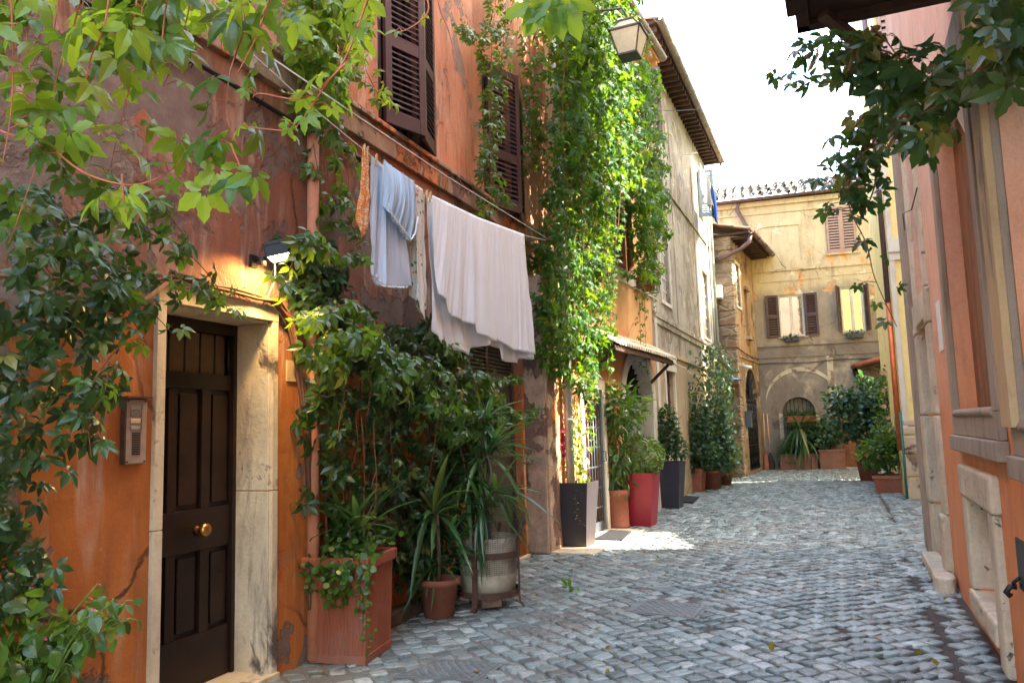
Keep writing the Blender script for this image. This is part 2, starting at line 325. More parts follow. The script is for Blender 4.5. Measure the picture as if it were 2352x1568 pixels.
# ------------------------------------------------------------------ wall building
def wallsheet(mb, u0, u1, z0, z1, holes=(), n=0, back=.6, ends=True, top=True):
    """front sheet with openings and their reveals; holes: (u0,u1,z0,z1,depth[,rise of arch])"""
    us = sorted({u0, u1, *[h[0] for h in holes], *[h[1] for h in holes]}); zs = sorted({z0, z1, *[h[2] for h in holes], *[h[3] for h in holes]})
    for i in range(len(us) - 1):
        for j in range(len(zs) - 1):
            cu = (us[i] + us[i + 1]) / 2; cz = (zs[j] + zs[j + 1]) / 2
            if any(h[0] < cu < h[1] and h[2] < cz < h[3] for h in holes): continue
            mb.add([(us[i], -n, zs[j]), (us[i + 1], -n, zs[j]), (us[i + 1], -n, zs[j + 1]), (us[i], -n, zs[j + 1])], [(0, 1, 2, 3)])
    for h in holes:
        a, b, c, d, dep = h[:5]; m = n - dep; rise = h[5] if len(h) > 5 else 0; zt = d - rise
        mb.add([(a, -n, c), (a, -m, c), (a, -m, zt), (a, -n, zt)], [(0, 1, 2, 3)]); mb.add([(b, -n, c), (b, -m, c), (b, -m, zt), (b, -n, zt)], [(3, 2, 1, 0)])
        mb.add([(a, -n, c), (b, -n, c), (b, -m, c), (a, -m, c)], [(0, 1, 2, 3)])
        if not rise: mb.add([(a, -n, d), (b, -n, d), (b, -m, d), (a, -m, d)], [(3, 2, 1, 0)])
        else:
            K = 20; cx = (a + b) / 2; hw = (b - a) / 2; arc = [(cx - hw * math.cos(math.pi * k / K), zt + rise * math.sin(math.pi * k / K)) for k in range(K + 1)]
            for k in range(K):
                (x0, y0), (x1, y1) = arc[k], arc[k + 1]
                mb.add([(x0, -n, y0), (x1, -n, y1), (x1, -n, d), (x0, -n, d)], [(0, 1, 2, 3)]); mb.add([(x0, -n, y0), (x1, -n, y1), (x1, -m, y1), (x0, -m, y0)], [(0, 1, 2, 3)])
    q = n - back
    if back:
        mb.add([(u0, -q, z0), (u1, -q, z0), (u1, -q, z1), (u0, -q, z1)], [(3, 2, 1, 0)])
        mb.add([(u0, -n, z1), (u1, -n, z1), (u1, -q, z1), (u0, -q, z1)], [(0, 1, 2, 3)])
        if ends:
            for u, o in ((u0, 1), (u1, 0)): mb.add([(u, -n, z0), (u, -q, z0), (u, -q, z1), (u, -n, z1)], [(0, 1, 2, 3)])
def arcpts(a, b, zt, rise, K=20): return [((a + b) / 2 - (b - a) / 2 * math.cos(math.pi * k / K), zt + rise * math.sin(math.pi * k / K)) for k in range(K + 1)]
def shutter(name, W_, Hh, panels, mat, parent, u, n, z, ang=0, right=False, pitch=.05, label=None, thick=.04):
    """louvred leaf hinged at local origin, extends +x (or -x when right); panels = list of (z0,z1) louvre fields"""
    mb = MB(); st = .07; s = -1 if right else 1; t = thick
    def bx(x0, x1, y0, y1, z0, z1): mb.box(min(s * x0, s * x1), max(s * x0, s * x1), y0, y1, z0, z1)
    bx(0, st, -t, 0, 0, Hh); bx(W_ - st, W_, -t, 0, 0, Hh); cuts = [0] + [q for p in panels for q in p] + [Hh]
    for i in range(0, len(cuts), 2): bx(st + .0005, W_ - st - .0005, -t + .003, -.003, cuts[i], cuts[i + 1])
    for (a, b) in panels:
        n_ = int((b - a) / pitch)
        for i in range(n_):
            zc = a + (i + .5) * (b - a) / n_; y0, y1 = -t + .002, -.002; mb.add([(s * st, y0, zc - pitch * .42), (s * (W_ - st), y0, zc - pitch * .42), (s * (W_ - st), y1, zc + pitch * .3), (s * st, y1, zc + pitch * .3),
                (s * st, y0, zc - pitch * .42 - .009), (s * (W_ - st), y0, zc - pitch * .42 - .009), (s * (W_ - st), y1, zc + pitch * .3 - .009), (s * st, y1, zc + pitch * .3 - .009)],
                [(0, 1, 2, 3), (7, 6, 5, 4), (0, 4, 5, 1), (3, 2, 6, 7)])
    o = mb.build(name, mat, parent, bevel=.003); o.location = (u, -n, z); o.rotation_euler = (0, 0, ang)
    if label: o['label'] = label
    return o
def gutter(mb, pts, r=.07):
    P = [Vector(p) for p in pts]
    K = 8
    for i in range(len(P) - 1):
        a, b = P[i], P[i + 1]; d = (b - a).normalized(); x = d.cross(Vector((0, 0, 1))).normalized(); up = Vector((0, 0, 1)); vs = []
        for q in (a, b):
            for rr in (r, r * .9):
                for k in range(K + 1):
                    an = math.pi + math.pi * k / K; vs.append(q + x * math.cos(an) * rr + up * math.sin(an) * rr)
        n = K + 1; fs = []
        for k in range(K): fs += [(k, k + 1, 2 * n + k + 1, 2 * n + k), (n + k + 1, n + k, 3 * n + k, 3 * n + k + 1)]
        mb.add(vs, fs, True)
        L = (b - a).length
        for j in range(int(L / .9) + 1):
            q = a + d * min(L, j * .9 + .02); mb.tube([q + x * math.cos(math.pi + math.pi * k / K) * r * 1.08 + up * math.sin(math.pi + math.pi * k / K) * r * 1.08 for k in range(K + 1)], .008, 5)
def pantiles(mb, W_, u0, u1, n0, n1, z0, z1, pitch=.16, r=.062, rows=4, jit=.01):
    """rows of curved clay tiles from (n0,z0) up the slope to (n1,z1), in wall-local coordinates; n1<n0"""
    k = int(abs(u1 - u0) / pitch)
    for i in range(k):
        u = u0 + (i + .5) * (u1 - u0) / k
        for j in range(rows):
            f0 = j / rows; f1 = (j + 1.12) / rows; a = Vector((u + random.uniform(-jit, jit), -(n0 + (n1 - n0) * f0), z0 + (z1 - z0) * f0 + .012)); b = Vector((u, -(n0 + (n1 - n0) * f1), z0 + (z1 - z0) * f1 - .006))
            for hump, rr, dx, dz in ((1, r, 0, .02), (-1, r * .85, pitch / 2, .02)):
                vs = []; K = 6
                for q, sc_ in ((a, 1.06), (b, .92)):
                    for th in (0, .012):
                        for m_ in range(K + 1):
                            an = math.pi * m_ / K; vs.append((q.x + dx + math.cos(an) * (rr - th) * sc_, q.y, q.z + dz + hump * math.sin(an) * (rr - th) * sc_ + (rr * .75 if hump < 0 else 0)))
                n = K + 1; fs = []
                for m_ in range(K): fs += [(m_, m_ + 1, 2 * n + m_ + 1, 2 * n + m_), (n + m_ + 1, n + m_, 3 * n + m_, 3 * n + m_ + 1), (m_, n + m_, n + m_ + 1, m_ + 1), (2 * n + m_, 2 * n + m_ + 1, 3 * n + m_ + 1, 3 * n + m_)]
                mb.add(vs, fs, False)
# ------------------------------------------------------------------ materials
OR1, OR2 = (.53, .18, .04), (.43, .13, .03)
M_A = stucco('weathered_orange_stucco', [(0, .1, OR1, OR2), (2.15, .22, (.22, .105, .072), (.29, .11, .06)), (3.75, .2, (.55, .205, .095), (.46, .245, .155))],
             patches=[((.20, .135, .105), 1.1, .49, .505, 2, 2.1, 3.9), ((.27, .19, .14), 2.2, .60, .612, 8, -.5, 9), ((.16, .10, .08), .8, .56, .60, 5, 2.0, 3.5), ((.22, .14, .10), 2.6, .57, .59, 3, -1.5, .75)],
             streaks=[((.13, .045, .03), .55, .5, .68, 1), ((.60, .42, .31), .8, .5, .68, 4), ((.50, .11, .03), .6, .56, .66, 7)], fine=.3, bump=.55)
M_B = stucco('ochre_orange_stucco', [(0, .1, (.64, .29, .13), (.58, .25, .11)), (2.9, .3, (.70, .42, .20), (.66, .38, .17))], patches=[((.45, .33, .22), 1.4, .64, .66, 3, -1, 2)], streaks=[((.45, .2, .08), .4, .52, .75, 1)], fine=.2, bump=.3)
M_pil = stucco('peeling_pillar_plaster', [(0, .1, (.26, .15, .10), (.16, .09, .065))], patches=[((.48, .33, .22), 2.4, .5, .52, 3, -2, 9), ((.5, .16, .06), 2.0, .56, .57, 6, .8, 9), ((.10, .07, .055), 1.5, .55, .6, 9, -2, 9)], streaks=[((.07, .045, .035), .8, .5, .65, 1)], fine=.5, bump=1)
M_C = stucco('grey_beige_stucco', [(0, .1, (.56, .42, .25), (.50, .37, .22)), (2.9, .15, (.46, .41, .33), (.36, .315, .25))], patches=[((.30, .24, .18), 1.6, .54, .58, 3, 2.8, 12), ((.55, .47, .33), 2.2, .58, .62, 8, 2.8, 12)], streaks=[((.20, .16, .12), .75, .48, .66, 1), ((.62, .54, .38), .6, .55, .7, 5)], fine=.4, bump=.7)
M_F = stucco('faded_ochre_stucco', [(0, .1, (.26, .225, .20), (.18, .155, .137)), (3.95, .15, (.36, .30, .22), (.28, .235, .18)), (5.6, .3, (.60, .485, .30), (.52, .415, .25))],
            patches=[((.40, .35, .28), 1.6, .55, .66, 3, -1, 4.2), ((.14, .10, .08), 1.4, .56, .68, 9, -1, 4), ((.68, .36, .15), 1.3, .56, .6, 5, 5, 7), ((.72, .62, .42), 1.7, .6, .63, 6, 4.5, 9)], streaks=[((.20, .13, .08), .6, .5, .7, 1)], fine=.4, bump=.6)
M_G = stucco('yellow_stucco', [(0, .1, (.80, .66, .28), (.76, .60, .24))], patches=[((.30, .18, .12), 1.6, .56, .57, 3, -1, 2.2)], streaks=[((.7, .5, .2), .3, .5, .7, 1)], fine=.08, bump=.2)
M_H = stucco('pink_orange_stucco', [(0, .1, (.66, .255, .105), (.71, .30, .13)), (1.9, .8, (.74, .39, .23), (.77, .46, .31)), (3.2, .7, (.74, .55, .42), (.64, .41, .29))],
            patches=[((.22, .12, .09), 1.2, .60, .68, 3, -2, .5)], streaks=[((.30, .12, .08), .38, .5, .72, 1), ((.76, .56, .46), .4, .55, .75, 5)], fine=.45, grain=70, bump=.5, cracks=False)
M_Hgrey = stucco('grey_trim_render', [(0, .1, (.30, .245, .185), (.36, .30, .22))], streaks=[((.13, .10, .08), .7, .48, .66, 2)], fine=.35, bump=.4, cracks=False)
M_Hyel = stucco('yellowed_trim_render', [(0, .1, (.52, .38, .20), (.46, .33, .18))], streaks=[((.16, .11, .08), .85, .5, .62, 2)], fine=.3, bump=.4, cracks=False)
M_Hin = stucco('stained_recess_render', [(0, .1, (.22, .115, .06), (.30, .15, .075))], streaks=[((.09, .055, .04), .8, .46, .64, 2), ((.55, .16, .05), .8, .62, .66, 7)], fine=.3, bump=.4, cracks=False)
M_trav = stucco('travertine', [(0, .1, (.72, .61, .42), (.60, .48, .31))], patches=[((.14, .11, .09), 3.5, .60, .68, 3, -1, 9)], streaks=[((.26, .20, .15), .8, .5, .66, 2)], fine=.4, grain=45, bump=.5, cracks=False)
M_trav2 = stucco('pitted_travertine', [(0, .1, (.66, .58, .42), (.50, .42, .30))], patches=[((.30, .24, .17), 18, .62, .76, 3, -1, 9)], streaks=[((.28, .22, .16), .45, .52, .7, 2)], fine=.5, grain=30, bump=1.2, cracks=False)
M_course = stucco('cracked_beige_render', [(0, .1, (.40, .27, .18), (.33, .20, .13))], patches=[((.56, .20, .08), 1.6, .53, .55, 3, 0, 9), ((.46, .36, .27), 2.2, .56, .58, 6, 0, 9), ((.20, .12, .09), 2.8, .58, .61, 11, 0, 9)], streaks=[((.15, .1, .07), .6, .5, .66, 1)], fine=.45, bump=1)
M_white = stucco('white_trim', [(0, .1, (.66, .62, .52), (.60, .56, .46))], streaks=[((.35, .31, .24), .5, .52, .7, 2)], fine=.2, bump=.2, cracks=False)
M_doorw = simple('dark_door_wood', (.016, .0075, .005), .42, 0, .5, 6, .3, .35, dirt=(.028, .012, .008), streak=.5)
M_shut = simple('maroon_shutter_paint', (.055, .022, .022), .45, 0, .18, 14, .1, .5)
M_shut2 = simple('wine_shutter_paint', (.075, .022, .03), .45, 0, .18, 14, .1, .5)
M_shutb = simple('rosy_brown_shutter_paint', (.30, .19, .15), .55, 0, .15, 10, .1, .4)
M_shutred = simple('brick_red_shutter_paint', (.32, .10, .06), .5, 0, .15, 10, .1, .4)
M_brass = simple('brass', (.45, .25, .07), .3, 1, .15, 30, .05, .5)
M_steel = simple('brushed_steel', (.40, .31, .25), .45, .35, .15, 20, .1, .5)
M_iron = simple('black_iron', (.016, .016, .018), .5, .3, .3, 20, .2, .5)
M_rust = simple('rusty_iron', (.10, .048, .03), .75, .3, .4, 18, .4, .4, dirt=(.05, .03, .025))
M_greymetal = simple('grey_painted_metal', (.085, .105, .12), .45, .2, .15, 10, .1, .5)
M_garage = simple('grey_brown_sheet_metal', (.085, .062, .052), .55, .2, .15, 3, .12, .4, dirt=(.06, .04, .035), streak=.3)
M_zinc = simple('zinc_pipe', (.33, .36, .33), .5, .4, .15, 6, .1, .4, dirt=(.22, .2, .17))
M_gutter = simple('weathered_gutter', (.24, .21, .17), .6, .3, .3, 5, .2, .4, dirt=(.38, .28, .18))
M_pipeP = simple('plum_brown_pipe', (.12, .075, .075), .45, .2, .15, 6, .1, .4)
M_copper = simple('copper_pipe', (.50, .13, .035), .4, .5, .2, 6, .1, .5)
M_pipeO = simple('salmon_painted_pipe', (.50, .19, .10), .6, 0, .15, 8, .15, .3, dirt=(.25, .13, .09))
M_tile = simple('clay_roof_tile', (.20, .12, .075), .9, 0, .5, 9, .4, .2, dirt=(.10, .085, .06)); M_tiled = simple('lichened_roof_tile', (.10, .075, .05), .95, 0, .6, 6, .5, .1, dirt=(.07, .055, .04))
M_tilew = simple('bleached_roof_tile', (.60, .50, .36), .9, 0, .3, 9, .4, .2, dirt=(.25, .19, .14))
M_timber = simple('dark_old_timber', (.045, .026, .018), .8, 0, .45, 5, .4, .2, streak=.4)
M_timb2 = simple('brown_timber', (.07, .04, .026), .7, 0, .4, 6, .3, .3, streak=.4)
M_terra = simple('terracotta', (.27, .09, .048), .78, 0, .2, 5, .2, .3, dirt=(.30, .15, .10))
M_terraR = simple('red_terracotta', (.27, .072, .028), .62, 0, .22, 4, .2, .35, dirt=(.25, .11, .075), streak=.35)
M_darkpot = simple('dark_plastic_planter', (.045, .036, .038), .5, 0, .1, 6, .06, .4)
M_anthra = simple('anthracite_planter', (.038, .035, .05), .5, 0, .1, 6, .06, .4)
M_redpot = simple('crimson_planter', (.27, .008, .022), .38, 0, .08, 6, .04, .5)
M_soil = simple('soil', (.05, .032, .02), .95, 0, .4, 25, .8, .1)
M_rope = simple('white_cord', (.72, .70, .64), .7, 0, .05, 40, 0, .2)
M_blackcable = simple('black_cable', (.012, .012, .012), .5, 0, .2, 20, 0, .4)
M_peg = simple('wooden_peg', (.55, .34, .16), .7, 0, .15, 40, .1, .3)
M_plastic = simple('white_plastic', (.66, .64, .58), .5, 0, .08, 20, 0, .4)
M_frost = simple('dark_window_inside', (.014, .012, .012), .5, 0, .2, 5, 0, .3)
M_rubber = simple('dark_doormat', (.022, .022, .024), .8, 0, .3, 60, .4, .2)
def glassm(name, base, rough=.04, mir=.5):
    k = NM(name); k.fin(base, rough, 0, 1); g = k.n.new('ShaderNodeBsdfGlossy'); g.inputs['Roughness'].default_value = rough; k.set(g.inputs[0], (.9, .95, .92)); ms = k.n.new('ShaderNodeMixShader'); ms.inputs[0].default_value = mir
    k.t.links.new(k.b.outputs[0], ms.inputs[1]); k.t.links.new(g.outputs[0], ms.inputs[2]); k.t.links.new(ms.outputs[0], k.out.inputs[0])
    k.t.nodes  # wavy old glass
    bp = k.n.new('ShaderNodeBump'); bp.inputs['Strength'].default_value = .08; bp.inputs['Distance'].default_value = .01; k.t.links.new(k.noise(4, 3), bp.inputs['Height']); k.t.links.new(bp.outputs[0], g.inputs['Normal']); return k.m
M_glass = glassm('window_glass', (.02, .025, .022)); M_glassd = glassm('dark_glass', (.01, .01, .01), .1, .12)
def stones_mat(name, cols, mort, scale=2.2):
    k = NM(name); v = k.n.new('ShaderNodeTexVoronoi'); v.inputs['Scale'].default_value = scale; vv = k.vec((.75, .75, 1.7)); wv = k.mix(.12, vv, k.noise(3, 5, .6, None, 0, 'Color')); k.t.links.new(wv, v.inputs['Vector'])
    e = k.n.new('ShaderNodeTexVoronoi'); e.feature = 'DISTANCE_TO_EDGE'; e.inputs['Scale'].default_value = scale; k.t.links.new(wv, e.inputs['Vector'])
    cr = k.n.new('ShaderNodeValToRGB'); el = cr.color_ramp.elements
    for i, c in enumerate(cols):
        q = el[i] if i < 2 else el.new(.5); q.position = i / (len(cols) - 1); q.color = (*c, 1)
    k.t.links.new(k.sep(v.outputs['Color'])[0], cr.inputs[0]); n = k.ramp(k.noise(6, 8, .72), .3, .7)
    c = k.mix(k.math('MULTIPLY', n, .6), cr.outputs[0], (.10, .07, .05)); f = k.ramp(e.outputs[0], .02, .09); c = k.mix(f, mort, c)
    c = k.mix(k.ramp(k.noise(1.2, 8, .65, k.vec((1, 1, 1), (3, 3, 3))), .5, .56), c, k.mix(n, (.34, .26, .18), (.22, .165, .12)))
    p = k.bump(f, 1, .03); p = k.bump(k.noise(14, 8, .75), 1, .02, p); return k.fin(c, .95, 0, .15)
M_D = stones_mat('rough_rubble_stone', [(.20, .13, .085), (.36, .22, .13), (.30, .24, .17)], (.30, .25, .18))
M_Dp = stucco('brown_beige_render', [(0, .1, (.30, .205, .125), (.25, .165, .10)), (3.2, .3, (.40, .27, .15), (.33, .21, .12))], patches=[((.45, .37, .27), 1.3, .56, .58, 3, -1, 9), ((.16, .1, .07), 1.8, .58, .62, 6, -1, 9)], streaks=[((.14, .09, .06), .7, .5, .68, 1)], fine=.4, bump=.7)
# ------------------------------------------------------------------ ground and cobbles
def dirt_mat():
    k = NM('gritty_joint_dirt'); n = k.ramp(k.noise(2.5, 9, .75), .3, .7); lf = k.ramp(k.math('SUBTRACT', k.math('ADD', k.sep()[0], k.math('MULTIPLY', n, .8)), k.math('MULTIPLY', k.sep()[1], .424)), -.4, -1.6); c = k.mix(n, (.05, .036, .03), (.085, .07, .058)); c = k.mix(lf, c, k.mix(n, (.13, .125, .11), (.21, .20, .17))); c = k.mix(k.math('MULTIPLY', k.ramp(k.noise(90, 4, .7), .45, .62), .6), c, (.045, .032, .026)); c = k.mix(k.ramp(k.noise(140, 2), .66, .7), c, (.28, .25, .2))
    p = k.bump(k.noise(120, 5, .7), .6, .006); p = k.bump(k.noise(9, 6, .7), .5, .02, p); return k.fin(c, .9, 0, .25)
def cobble_mat():
    k = NM('basalt_cobble'); a = k.attr('rnd'); cr = k.n.new('ShaderNodeValToRGB'); el = cr.color_ramp.elements
    for i, (p_, c) in enumerate([(0, (.09, .11, .105)), (1, (.48, .53, .49)), (.35, (.18, .23, .215)), (.7, (.31, .37, .345)), (.85, (.17, .185, .175))]):
        q = el[i] if i < 2 else el.new(p_); q.position = p_; q.color = (*c, 1)
    k.t.links.new(a.outputs['Fac'], cr.inputs[0]); n = k.noise(26, 8, .7); c = k.mix(k.math('MULTIPLY', k.ramp(n, .4, .75), .5), cr.outputs[0], (.055, .055, .055))
    c = k.mix(k.math('MULTIPLY', k.ramp(k.noise(1.3, 5, .6), .48, .66), .55), c, (.20, .185, .155)); c = k.mix(k.ramp(k.noise(60, 3, .6), .68, .72), c, (.33, .31, .27))
    p = k.bump(k.noise(70, 7, .75), .55, .006); p = k.bump(k.noise(14, 5, .6), .7, .018, p)
    r = k.n.new('ShaderNodeMapRange'); k.set(r.inputs[0], k.noise(5, 5, .6)); r.inputs[1].default_value = .3; r.inputs[2].default_value = .7; r.inputs[3].default_value = .16; r.inputs[4].default_value = .45
    return k.fin(c, r.outputs[0], 0, .5)
M_dirt = dirt_mat(); M_cob = cobble_mat()
g = MB(); N_ = 1
g.add([(-90, -60, 0), (110, -60, 0), (110, 140, 0), (-90, 140, 0)], [(0, 1, 2, 3)]); gr = g.build('ground', M_dirt); tag(gr, kind='structure')
SP = [A.w(-6, .02, 0), A.w(4.38, .02, 0), B.w(-.25, .02, 0), B.w(5.2, .02, 0), C_.w(7.6, .02, 0), D.w(-.2, .02, 0), D.w(3.5, .02, 0), F.w(4.3, .02, 0), G.w(-.1, .02, 0), G.w(3, .02, 0), H.w(-.32, -2, 0), H.w(-.32, .03, 0), H.w(10, .03, 0)]
SPP = [(p[0], p[1]) for p in SP]
MHS = [((.82, 6.5), (1.07, 6.95), (1.59, 6.66), (1.36, 6.15)), ((-.80, 4.97), (-.54, 5.35), (-.10, 5.21), (-.23, 4.84))]
def stonefield():
    th0 = R(22.5); V = []; Fc = []; RD = []; pitch = .127; K = 5
    ca, sa = math.cos(th0), math.sin(th0)
    cx, cy = 2.3, 10
    for i in range(-150, 150):
        for j in range(-150, 150):
            a = (i + .5) * pitch; b = (j + .5) * pitch
            # diagonal lattice, bowed along the alley like fan courses
            s = (a + b) * .7071; t = (a - b) * .7071; s += .12 * math.sin(t * 1.5) + .05 * math.sin(t * 4 + s)
            x = cx + ca * t + sa * s; y = cy - sa * t + ca * s
            if y < 3.6 or y > 26.5 or not inpoly(x, y, SPP): continue
            if any(inpoly(x, y, q) for q in MHS): continue
            side = (np.array([x, y]) - H.a) @ H.n
            dust = max(0, min(1, (side - 2.1 + .5 * vnoise(x * .8, y * .8, 2)) / 1.2)); dust = dust * (1 if y < 9 else .6)
            if random.random() < .012 + .02 * dust or .255 < side + .015 * math.sin(y * 5) < .305: continue
            hh = (.018 - .013 * dust) * random.uniform(.75, 1.2) + .002; q = pitch * (.455 - .02 * dust); jit = .014
            cs = []
            for (dx, dy) in ((-1, -1), (1, -1), (1, 1), (-1, 1)):
                la = q * dx * 1.0 + random.gauss(0, jit * .6); lb = q * dy + random.gauss(0, jit * .6)
                ss = (la + lb) * .7071; tt = (la - lb) * .7071; cs.append((x + ca * tt + sa * ss, y - sa * tt + ca * ss))
            tx, ty = random.gauss(0, .045), random.gauss(0, .045); o = len(V); ring = []
            for c in range(4):
                p, n_ = cs[c], cs[(c + 1) % 4]
                for f in (.12, .5, .88):
                    bl = 1.015 if f == .5 else 1.0; X = p[0] + (n_[0] - p[0]) * f; Y = p[1] + (n_[1] - p[1]) * f; ring.append((x + (X - x) * bl, y + (Y - y) * bl))
            n12 = len(ring); rd = random.random()
            for kx, kz in ((1.0, -.004), (.975, .72), (.90, .97), (.5, 1.0)):
                for (X, Y) in ring:
                    px_, py_ = x + (X - x) * kx, y + (Y - y) * kx; V.append((px_, py_, (hh * kz if kz > 0 else kz) + (tx * (px_ - x) + ty * (py_ - y) if kz > 0 else 0) + (random.gauss(0, .0012) if kz > .6 else 0)))
            V.append((x, y, hh * 1.0)); RD += [rd] * (4 * n12 + 1)
            for r in range(3):
                for c in range(n12): c2 = (c + 1) % n12; Fc.append((o + r * n12 + c, o + r * n12 + c2, o + (r + 1) * n12 + c2, o + (r + 1) * n12 + c))
            for c in range(n12): Fc.append((o + 3 * n12 + c, o + 3 * n12 + (c + 1) % n12, o + 4 * n12))
    me = bpy.data.meshes.new('cobbled_street'); me.from_pydata(V, [], Fc); me.polygons.foreach_set('use_smooth', [True] * len(Fc)); me.materials.append(M_cob)
    at_ = me.attributes.new('rnd', 'FLOAT', 'POINT'); at_.data.foreach_set('value', np.array(RD, dtype=np.float32)); o = bpy.data.objects.new('cobbled_street', me); COL.objects.link(o); tag(o, kind='structure')
    print('stones', len(RD) // 49)
stonefield()
# cast iron covers
def cover(name, Q, label, mat, th=.02):
    P = [Vector((*q, 0)) for q in Q]; c = sum(P, Vector()) / 4; mb = MB()
    def quad(k0, z0, z1): vs = [c + (p - c) * k0 + Vector((0, 0, z0)) for p in P] + [c + (p - c) * k0 + Vector((0, 0, z1)) for p in P]; mb.add(vs, [(0, 1, 5, 4), (1, 2, 6, 5), (2, 3, 7, 6), (3, 0, 4, 7), (4, 5, 6, 7)])
    quad(.97, -.002, .012); o1 = mb.build('cover_frame', mat); mb = MB(); quad(.86, .012, .016)
    for i in range(14):
        for j in range(10):
            if (i + j) % 2: continue
            f, h = (i + .7) / 14.4, (j + .7) / 10.4; p = P[0].lerp(P[1], h).lerp(P[3].lerp(P[2], h), f); p = c + (p - c) * .8; e = (P[3] - P[0]).normalized() * .012; e2 = (P[1] - P[0]).normalized() * .008
            mb.add([p - e - e2 + Vector((0, 0, .0158)), p + e - e2 + Vector((0, 0, .0158)), p + e + e2 + Vector((0, 0, .0158)), p - e + e2 + Vector((0, 0, .0158))] + [p - e * .8 - e2 * .7 + Vector((0, 0, .021)), p + e * .8 - e2 * .7 + Vector((0, 0, .021)), p + e * .8 + e2 * .7 + Vector((0, 0, .021)), p - e * .8 + e2 * .7 + Vector((0, 0, .021))], [(0, 1, 5, 4), (1, 2, 6, 5), (2, 3, 7, 6), (3, 0, 4, 7), (4, 5, 6, 7)])
    t = empty(name, (0, 0, 0), label=label, cat='manhole cover'); t.location = c; o1.parent = t; o1.location = -c; o2 = mb.build('cover_plate', mat, t); o2.location = -c
M_cast = simple('worn_cast_iron', (.15, .16, .155), .5, .3, .25, 9, .4, .5, dirt=(.17, .15, .12))
cover('manhole_cover', MHS[0], 'patterned iron manhole cover in the middle of the cobbles', M_cast); cover('manhole_cover', MHS[1], 'dusty square iron manhole cover near the red terracotta planter', M_cast)
# ------------------------------------------------------------------ building A : big orange house on the left
hA = wempty('orange_house', A, label='big weathered orange house with marble framed door, on the left of the alley', cat='house')
hs = [(-1.25, -.36, 0, 2.24, .3), (2.73, 4.34, 0.01, 2.62, .16), (-.86, -.30, 3.95, 5.6, .25), (1.08, 2.0, 4.12, 6.2, .22), (3.37, 4.49, 4.02, 5.75, .22)]
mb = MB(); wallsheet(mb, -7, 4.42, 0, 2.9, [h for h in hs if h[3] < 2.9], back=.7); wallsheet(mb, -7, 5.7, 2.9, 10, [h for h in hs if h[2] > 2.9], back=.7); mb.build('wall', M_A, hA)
# stone door frame
mb = MB(); mb.wb(-.357, -.30, -.003, .028, 1.16, 2.30); mb.wb(-.357, -.30, -.003, .028, 0, 1.155); mb.wb(-1.31, -1.248, -.003, .028, 1.03, 2.30); mb.wb(-1.31, -1.248, -.003, .028, 0, 1.025); mb.wb(-1.31, -.30, .0, .031, 2.238, 2.33)
mb.wb(-.372, -.358, -.28, .006, 0, 1.155); mb.wb(-.372, -.358, -.28, .006, 1.16, 2.225); mb.wb(-1.247, -1.235, -.28, .004, 0, 2.225); mb.wb(-1.235, -.372, -.28, .004, 2.226, 2.2385)
mb.wb(-1.30, -.30, -.28, .05, 0, .045)
mb.build('door_frame', M_trav, hA, bevel=.004)
# door
dn = -.29; mb = MB(); mb.wb(-1.235, -.372, dn - .05, dn, .046, 1.86); u0, u1 = -1.235, -.372
cols_ = [(-1.13, -.93), (-.86, -.66), (-.585, -.395)]
mb.wb(u0, u0 + .05, dn, dn + .05, .045, 2.225); mb.wb(u1 - .03, u1, dn, dn + .05, .045, 2.225)
mb.wb(u0 + .051, u1 - .031, dn, dn + .03, 1.80, 1.90); mb.wb(u0 + .051, u1 - .031, dn, dn + .03, .83, 1.075)
mb.wb(u0 + .051, u1 - .031, dn, dn + .032, .046, .345)
for (a, b) in [(u0 + .051, -1.13), (-.93, -.86), (-.66, -.585), (-.395, u1 - .031)]:
    for (c, d) in ((.3455, .8295), (1.0755, 1.7995)): mb.wb(a, b, dn, dn + .029, c, d)
for a, b in cols_:
    for c, d in ((.375, .80), (1.105, 1.77)): mb.wb(a + .03, b - .03, dn + .001, dn + .018, c + .0, d)
mb.wb(u0 + .051, u1 - .031, dn, dn + .055, 2.155, 2.2249)
dr = mb.build('door', M_doorw, hA, bevel=.004)
mb = MB()
for i in range(7): x = -1.185 + i * .127; mb.tube([(x, -(dn + .02), 1.90), (x, -(dn + .02), 2.155)], .007, 6)
mb.build('grille', M_iron, dr)
mb = MB(); mb.wb(u0 + .05, u1 - .03, dn - .035, dn - .03, 1.90, 2.155); M_trans = simple('yellowed_transom_panel', (.16, .10, .055), .6, 0, .3, 3, .1, .3); mb.build('transom_panel', M_trans, dr)
Mk = Matrix.Translation((-.70, -(dn + .029), .955)) @ Matrix.Rotation(R(90), 4, 'X')
mb = MB(); mb.lathe([(0, .004), (.055, .004), (.058, 0)], 24, Mk) if False else None; mb.build('door_knob', M_brass, dr) if 0 else None; mb.lathe([(.0, .006), (.03, .006), (.022, .02), (.018, .035), (.02, .045)], 20, Mk); mb.lathe([(.018, .04), (.030, .048), (.042, .062), (.044, .075), (.036, .090), (.018, .099), (0, .101)], 36, Mk, ribs=1, rib=-.09); mb.build('door_knob', M_brass, dr)
